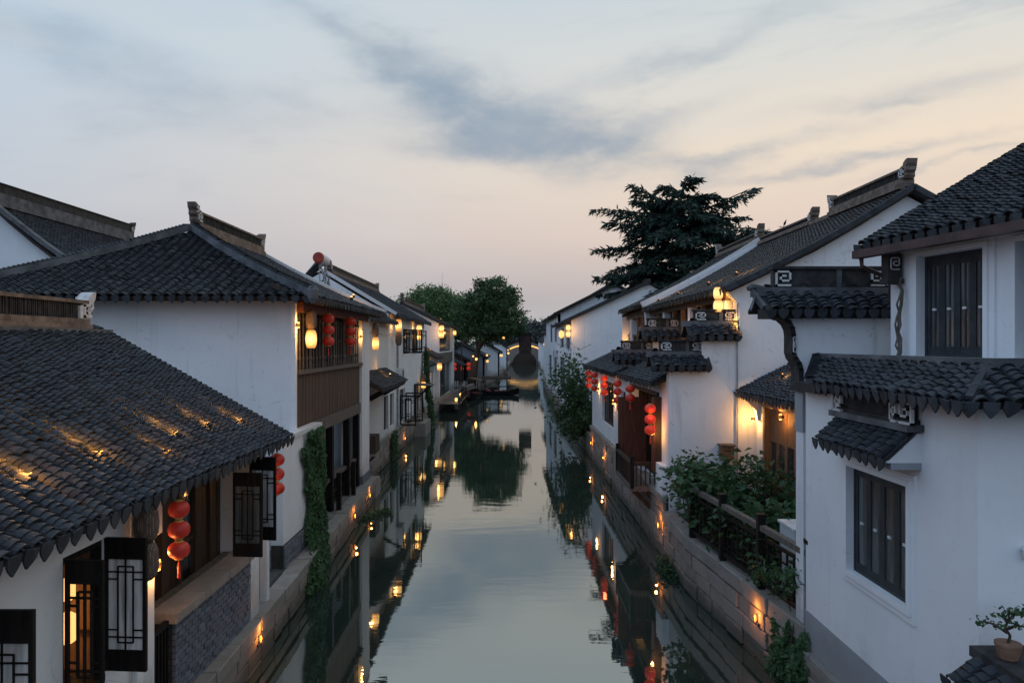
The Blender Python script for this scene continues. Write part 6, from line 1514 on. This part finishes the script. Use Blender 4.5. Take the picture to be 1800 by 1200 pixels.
sheet_leaves(iv3, 'foliage', 700, lambda u, v, r_: (-5.10+.1*r_.random(), 33.4+1.3*(u-.5), .05+1.2*v), 'leaf_bush', .12, 23, (1, -1, 0))
MB().tube([(-5.12, 33.4, .1), (-5.13, 33.5, 1.2)], .015, 5).build('stem', 'bark', iv3)
bu = thing('garden_bush', 'broad-leaved bush spilling over the lattice balustrade in the garden', 'bush', (4.6, 14.5, 1.1))
cs = []; mb = MB(); rg = random.Random(9)
for k in range(62):
    yy = rg.uniform(12.9, 17.3); xx = 4.12 + (15.6-yy)*.09 + rg.random()**1.2*1.8 - (.38 if rg.random() < .16 and yy > 14.6 else 0); top = 1.62 + rg.random()*.70 + (.30 if yy > 15 else 0)
    q = [(xx+.1, yy, 1.1), (xx+rg.uniform(-.1, .1), yy+rg.uniform(-.1, .1), 1.1+(top-1.1)*.5), (xx+rg.uniform(-.25, .15), yy+rg.uniform(-.25, .25), top)]
    mb.tube(q, [.016, .012, .006], 5); cs += [q[2]]*3 + [tuple(Vector(q[1]).lerp(Vector(q[2]), .5))]*2 + [q[1]]
mb.build('stems', 'bark', bu)
leaf_cloud('foliage', bu, 'leaf_bush', cs, 3600, (.19, .22, .14), .165, .8, 24)
bu2 = thing('trailing_plant', 'leafy plant trailing down the quay beside the grey base band', 'plant', (4.35, 10.5, .6))
sheet_leaves(bu2, 'foliage', 1100, lambda u, v, r_: (4.24-.30*r_.random()*math.sin(math.pi*v)*(.4+.6*math.sin(u*9)**2), 10.35+1.15*u, .02+1.1*v*(.55+.45*math.sin(u*7+.6)**2)), 'leaf_ivy', .10, 25, (-1, -1, .3))
MB().tube([(4.25, 10.9, 1.15), (4.12, 10.8, .6), (4.08, 10.8, .1)], .014, 5).build('stem', 'bark', bu2)
bu3 = thing('trailing_plant', 'sprigs growing through the lattice balustrade', 'plant', (4.2, 12.3, 1.2))
leaf_cloud('foliage', bu3, 'leaf_bush', [(4.08, 12.2, 1.75), (4.15, 11.7, 1.6), (4.18, 11.3, 1.7), (4.12, 11.9, 1.45), (4.22, 10.95, 1.8), (4.20, 11.1, 1.55)], 240, (.09, .12, .10), .10, .5, 26)
MB().tube([(4.3, 11.9, 1.1), (4.12, 12.1, 1.8)], .01, 5).tube([(4.32, 11.2, 1.1), (4.18, 11.3, 1.8)], .01, 5).build('stems', 'bark', bu3)
bu4 = thing('waterside_bush', 'tall feathery bush hanging over the quay past the lantern-hung lean-to', 'bush', (3.9, 36.5, .9))
cs = []; mb = MB()
for k in range(42):
    a = rg.uniform(0, 6.28); rr = rg.random()**.5; e_ = (3.75+1.3*rr*math.cos(a)-.25, 37+2.2*rr*math.sin(a), rg.uniform(.7, 4.3))
    pts = limb_pts((3.95, 36.8, .8), e_, .3, 4, k); mb.tube(pts, [.03, .025, .02, .012, .006], 5); cs += [tuple(q) for q in pts[2:]]
mb.build('stems', 'bark', bu4); leaf_cloud('foliage', bu4, 'leaf_bush', cs, 4600, (.24, .3, .3), .17, .2, 27)
wd_ = thing('water_weeds', 'patch of floating weeds at the foot of the garden quay', 'plant', (3.72, 16.4, 0))
leaf_cloud('foliage', wd_, 'leaf_bush', [(3.70, 16.3+.22*k, .05+.03*(k % 3)) for k in range(6)], 420, (.10, .14, .05), .09, 1.2, 28)
wd2 = thing('water_weeds', 'twiggy weeds caught against the quay below the porch', 'plant', (-3.9, 21.5, 0))
leaf_cloud('foliage', wd2, 'leaf_bush', [(-4.15+.1*k, 22.0+.25*k, .05) for k in range(5)], 260, (.12, .2, .04), .09, 1.2, 29)
# ------------------------------------------------------------------ quay lamps
for (x, y, lab) in ((-4.03, 12.0, 'below the brick parapet'), (-4.26, 20.6, 'below the timber porch rail'), (-4.36, 23.4, 'below the white pier'), (-5.18, 37.5, 'below the open casements of the set-back house')):
    quay_light(x, y, .42, 1, 'small orange lamp in the stone quay ' + lab, 5 if y < 40 else 9)
for (x, y, z, lab) in ((4.12, 12.1, .72, 'under the lattice balustrade'), (3.80, 18.3, .72, 'at the corner where garden and house quays meet'), (3.85, 29.0, .75, 'below the dark canal window'), (3.86, 33.3, .75, 'at the far end of the house quay')):
    quay_light(x, y, z, -1, 'small orange lamp in the stone quay ' + lab, 8)
# ------------------------------------------------------------------ boats and landing
def boat(label, cx, cy, ang, L=5.2, wd=1.5, canopy=True, cushion=True):
    t_ = thing('wooden_boat', label, 'boat', (cx, cy, 0), 'wooden boats moored by the round tree')
    M = Matrix.Translation((cx, cy, 0)) @ Matrix.Rotation(R(ang), 4, 'Z'); n = 12; mb = MB(); vs = []
    for i in range(n+1):
        u = -1+2*i/n; hw = wd/2*(1-abs(u)**3*.72); sh_ = .42+.34*abs(u)**2.6; kb = -.12+.30*abs(u)**3
        vs += [(u*L/2, -hw, sh_), (u*L/2, -hw*.72, kb), (u*L/2, hw*.72, kb), (u*L/2, hw, sh_), (u*L/2, hw*.88, sh_), (u*L/2, hw*.66, kb+.1), (u*L/2, -hw*.66, kb+.1), (u*L/2, -hw*.88, sh_)]
    fs = [(8*i+j, 8*i+(j+1) % 8, 8*i+8+(j+1) % 8, 8*i+8+j) for i in range(n) for j in range(8)] + [tuple(range(7, -1, -1)), tuple(8*n+j for j in range(8))]
    mb.add(vs, fs, M).build('hull', 'wood_black', t_)
    MB().box(-L*.36, L*.36, -wd*.36, wd*.36, .16, .20, M).build('deck', 'wood_brown', t_)
    for x in (-.8, 0, .8): MB().box(x-.16, x+.16, -wd*.36, wd*.36, .42, .48, M).build('thwart', 'wood_warm', t_)
    if cushion:
        for x in (-.8, 0, .8): MB().box(x-.17, x+.17, -wd*.30, wd*.30, .48, .55, M).build('cushion', 'cloth_pink', t_)
    if canopy:
        for x in (-1.2, 1.2):
            for y in (-wd*.40, wd*.40): MB().box(x-.03, x+.03, y-.03, y+.03, .3, 1.72, M).build('canopy_post', 'wood_dark', t_)
        cn = MB(); pr_ = [(-wd*.52 + wd*1.04*k/8, 1.70+.26*math.sin(math.pi*k/8)) for k in range(9)]
        Mc = M @ Matrix.Rotation(R(90), 4, 'Z')
        poly = pr_ + [(x, z-.05) for x, z in reversed(pr_)]
        cn.prism(poly, -1.45, 1.45, Mc); cn.build('canopy', 'wood_dark', t_)
        for y in (-wd*.40, wd*.40): MB().box(-1.2, 1.2, y-.02, y+.02, .85, .91, M).build('side_rail', 'wood_grey', t_)
    return t_
boat('canopied wooden boat moored end-on beside the landing deck', -3.35, 71.5, 84, 5.4, 1.9)
boat('canopied wooden boat with upturned bow pointing across the canal', -1.0, 75.5, 8, 4.6, 1.5)
boat('open dark boat lying behind the canopied ones at the bank', -2.9, 78.0, 30, 4.4, 1.3, False, False)
dk_ = thing('landing_deck', 'low wooden landing deck on posts at the quay beyond the low house', 'deck', (-4.0, 60, .5))
for k in range(26): MB().box(-5.1, -3.5, 56.2+k*.40, 56.2+k*.40+.37, .62, .68).build('plank', 'wood_grey', dk_)
for yy in (56.4, 59.0, 61.6, 64.2, 66.4): MB().tube([(-3.6, yy, -.6), (-3.6, yy, 1.25)], .07, 7).build('post', 'wood_dark', dk_)
for z in (.95, 1.22): MB().beam((-3.6, 56.4, z), (-3.6, 66.4, z), .05, .05).build('rail', 'wood_dark', dk_)
for i, yy in enumerate((57.5, 63.0)):
    t_ = thing('deck_lamp', ('small glowing lamp on the near half of the landing deck', 'small glowing lamp on the far half of the landing deck')[i], 'lamp', (-3.9, yy, .68), 'lamps on the landing deck')
    MB().lathe([(.08, .68), (.08, .74), (.05, .76)], 8, Matrix.Translation((-3.9, yy, 0))).build('foot', 'metal_dark', t_); MB().lathe([(.05, .76), (.085, .80), (.085, .98), (.05, 1.02)], 8, Matrix.Translation((-3.9, yy, 0))).build('globe', 'bulb', t_)
    point('glow', (-3.9, yy-.2, 1.0), 6, t_, .05)
# terrace of the tavern with red lanterns and lamps
te_ = tag(MB().box(-11, -4.2, 73, 84, .5, 1.05).build('terrace', 'paving'), kind='structure')
for i in range(5):
    lantern_string(-6.4+.75*i, 80+.5*i, 3.3, 'red lantern pair hung over the tavern terrace', 2, .24, True, False, .1)
aw_ = thing('awning', 'small lamp-lit tile awning at the tavern terrace entrance', 'awning', (-6, 75, 3))
sv = V3(-1.6, 0, .8); tiled_slope(aw_, (-4.4, 74.5, 3.1), (0, 1, 0), sv, 4.5, sv.length, parts=0, pitch=.3, lo=True, pans=False, drip_parts=False)
for yy in (74.7, 78.7): MB().box(-4.75, -4.6, yy, yy+.15, 1.0, 3.1).build('post', 'wood_dark', aw_)
for yy in (74.7, 78.7): MB().box(-5.95, -5.8, yy, yy+.15, 1.0, 3.8).build('post', 'wood_dark', aw_)
fe = thing('fence', 'dark low railing around the tavern terrace', 'fence', (-5.5, 74, 1.05))
MB().box(-7.6, -4.6, 73.3, 73.38, 1.75, 1.83).build('rail', 'wood_black', fe)
for k in range(14): MB().box(-7.6+k*.22, -7.55+k*.22, 73.31, 73.37, 1.05, 1.75).build('baluster', 'wood_black', fe)
for i, (x, y, z, s_, lab) in enumerate(((-3.25, 80.4, 3.6, .14, 'first lamp tied to the trunk of the round tree'), (-3.6, 80.4, 3.9, .10, 'second lamp tied to the trunk of the round tree'), (-.3, 80.6, 5.9, .13, 'lamp hung from a limb of the round tree'), (-2.3, 88, 3.9, .12, 'lamp at the eave of the house behind the round tree'),
        (-2.35, 92, 3.1, .16, 'lantern beside the doorway behind the round tree'), (-.8, 107, 3.6, .16, 'lamp on the second house beyond the round tree'), (-.7, 112, 3.5, .16, 'farther lamp on the second house beyond the round tree'), (.35, 133, 3.6, .2, 'lamp on the last house before the bridge'))):
    t_ = thing('bank_lamp', 'small warm ' + lab, 'lamp', (x, y, z), 'lamps on the tree bank')
    MB().lathe([(s_*.4, z-s_), (s_, z-s_*.5), (s_, z+s_*.6), (s_*.4, z+s_)], 8, Matrix.Translation((x, y-.2, 0))).build('globe', 'bulb_soft', t_); MB().tube([(x, y-.2, z+s_), (x, y, z+s_+.3)], .02, 5).build('cord', 'metal_dark', t_)
point('glow', (-3.3, 79.7, 3.4), 12, bpy.data.objects['bank_lamp'], .1)
# ------------------------------------------------------------------ arch bridge with lamps, hanging board, mast
br = thing('arch_bridge', 'stone arch bridge across the far canal outlined in warm light', 'bridge', (4.7, 190, 0))
cx, n = 4.7, 24; outer = []; inner = []
for i in range(n+1):
    u = -1+2*i/n; outer.append((cx+u*8.0, 1.0+3.9*math.cos(u*math.pi/2)**.9)); a = math.pi*(1-i/n); inner.append((cx+3.3*math.cos(a), -.2+3.5*math.sin(a)))
M = frame((0, 189, 0), (1, 0, 0)); mb = MB()
for i in range(n): mb.prism([inner[i], inner[i+1], outer[i+1], outer[i]], 0, 4, M)
mb.prism([(cx-8, -.5), (cx-3.3, -.5), inner[0], outer[0]], 0, 4, M); mb.prism([(cx+3.3, -.5), (cx+8, -.5), outer[-1], inner[-1]], 0, 4, M)
mb.build('arch', 'stone', br)
mb = MB()
for i in range(n): mb.beam((outer[i][0], 189.1, outer[i][1]+.45), (outer[i+1][0], 189.1, outer[i+1][1]+.45), .25, .9)
mb.build('parapet', 'stone', br)
mb = MB()
for i in range(2, n-2): mb.beam((outer[i][0], 188.93, outer[i][1]+.05), (outer[i+1][0], 188.93, outer[i+1][1]+.05), .06, .32)
mb.build('light_strip', 'lit_strip', br)
mb = MB()
for i in range(0, n): mb.beam((inner[i][0], 188.95, inner[i][1]+.1), (inner[i+1][0], 188.95, inner[i+1][1]+.1), .05, .10)
mb.build('arch_trim', 'coping', br)
sg_ = thing('hanging_board', 'plain brown board hung on cables over the middle of the canal', 'board', (2.06, 81, 4.27))
MB().box(1.45, 2.67, 80.96, 81.04, 4.55, 6.28).build('panel', 'cloth_brown', sg_); MB().box(1.50, 2.62, 80.95, 81.05, 4.22, 4.55).build('lower_panel', 'wood_dark', sg_)
MB().box(1.40, 2.72, 80.93, 81.07, 6.26, 6.36).build('top_rail', 'wood_black', sg_); MB().box(1.38, 1.46, 80.93, 81.07, 4.2, 6.26).build('edge_rail', 'wood_black', sg_); MB().box(2.66, 2.74, 80.93, 81.07, 4.2, 6.26).build('edge_rail', 'wood_black', sg_)
MB().tube([(-4.9, 81, 7.2), (0, 81, 6.5), (1.45, 81, 6.36), (2.7, 81, 6.36), (5.1, 81, 6.6)], .012, 5).build('cable', 'metal_dark', sg_)
cp_ = thing('cable_post', 'slim dark post on the bank carrying the cable of the hanging board', 'post', (-4.9, 81, .7))
MB().tube([(-4.9, 81, .7), (-4.9, 81, 7.3)], [.08, .05], 8).build('pole', 'metal_dark', cp_)
MB().lathe([(.10, .7), (.12, .8), (.08, .9)], 8, Matrix.Translation((-4.9, 81, 0))).build('foot', 'metal_dark', cp_)
ms = thing('radio_mast', 'thin lattice radio mast rising far behind the trees', 'mast', (-26, 300, .6))
mb = MB()
for (a, b) in ((-.5, -.5), (.5, -.5), (0, .5)): mb.tube([(-26+a, 300+b, .6), (-26+a*.2, 300+b*.2, 30)], [.10, .06], 5)
mb.tube([(-26, 300, 29), (-26, 300, 34)], .05, 5); mb.build('tower', 'metal_grey', ms)
mb = MB()
for z in (27.5, 28.3): mb.box(-26.8, -25.2, 299.7, 300.3, z, z+.15)
mb.build('antenna_arms', 'metal_grey', ms)
# the near-right house stands with its far canal corner on the corner of the quay, nine tenths of the size drawn above;
# house, fire wall, low wall and what they carry are sized about that corner and set down on the coping together
HOUSE_CORNER, QUAY_CORNER, SIZE = V3(4.80, 11.85, .37), V3(4.30, 10.62, .885), .90
for o_ in (r1, fw, vine, lw_, bz, lampb):
    o_.location = QUAY_CORNER + (o_.location - HOUSE_CORNER)*SIZE; o_.scale = (SIZE, SIZE, SIZE)
for o_ in (lw_, bz): o_.location.z -= .12
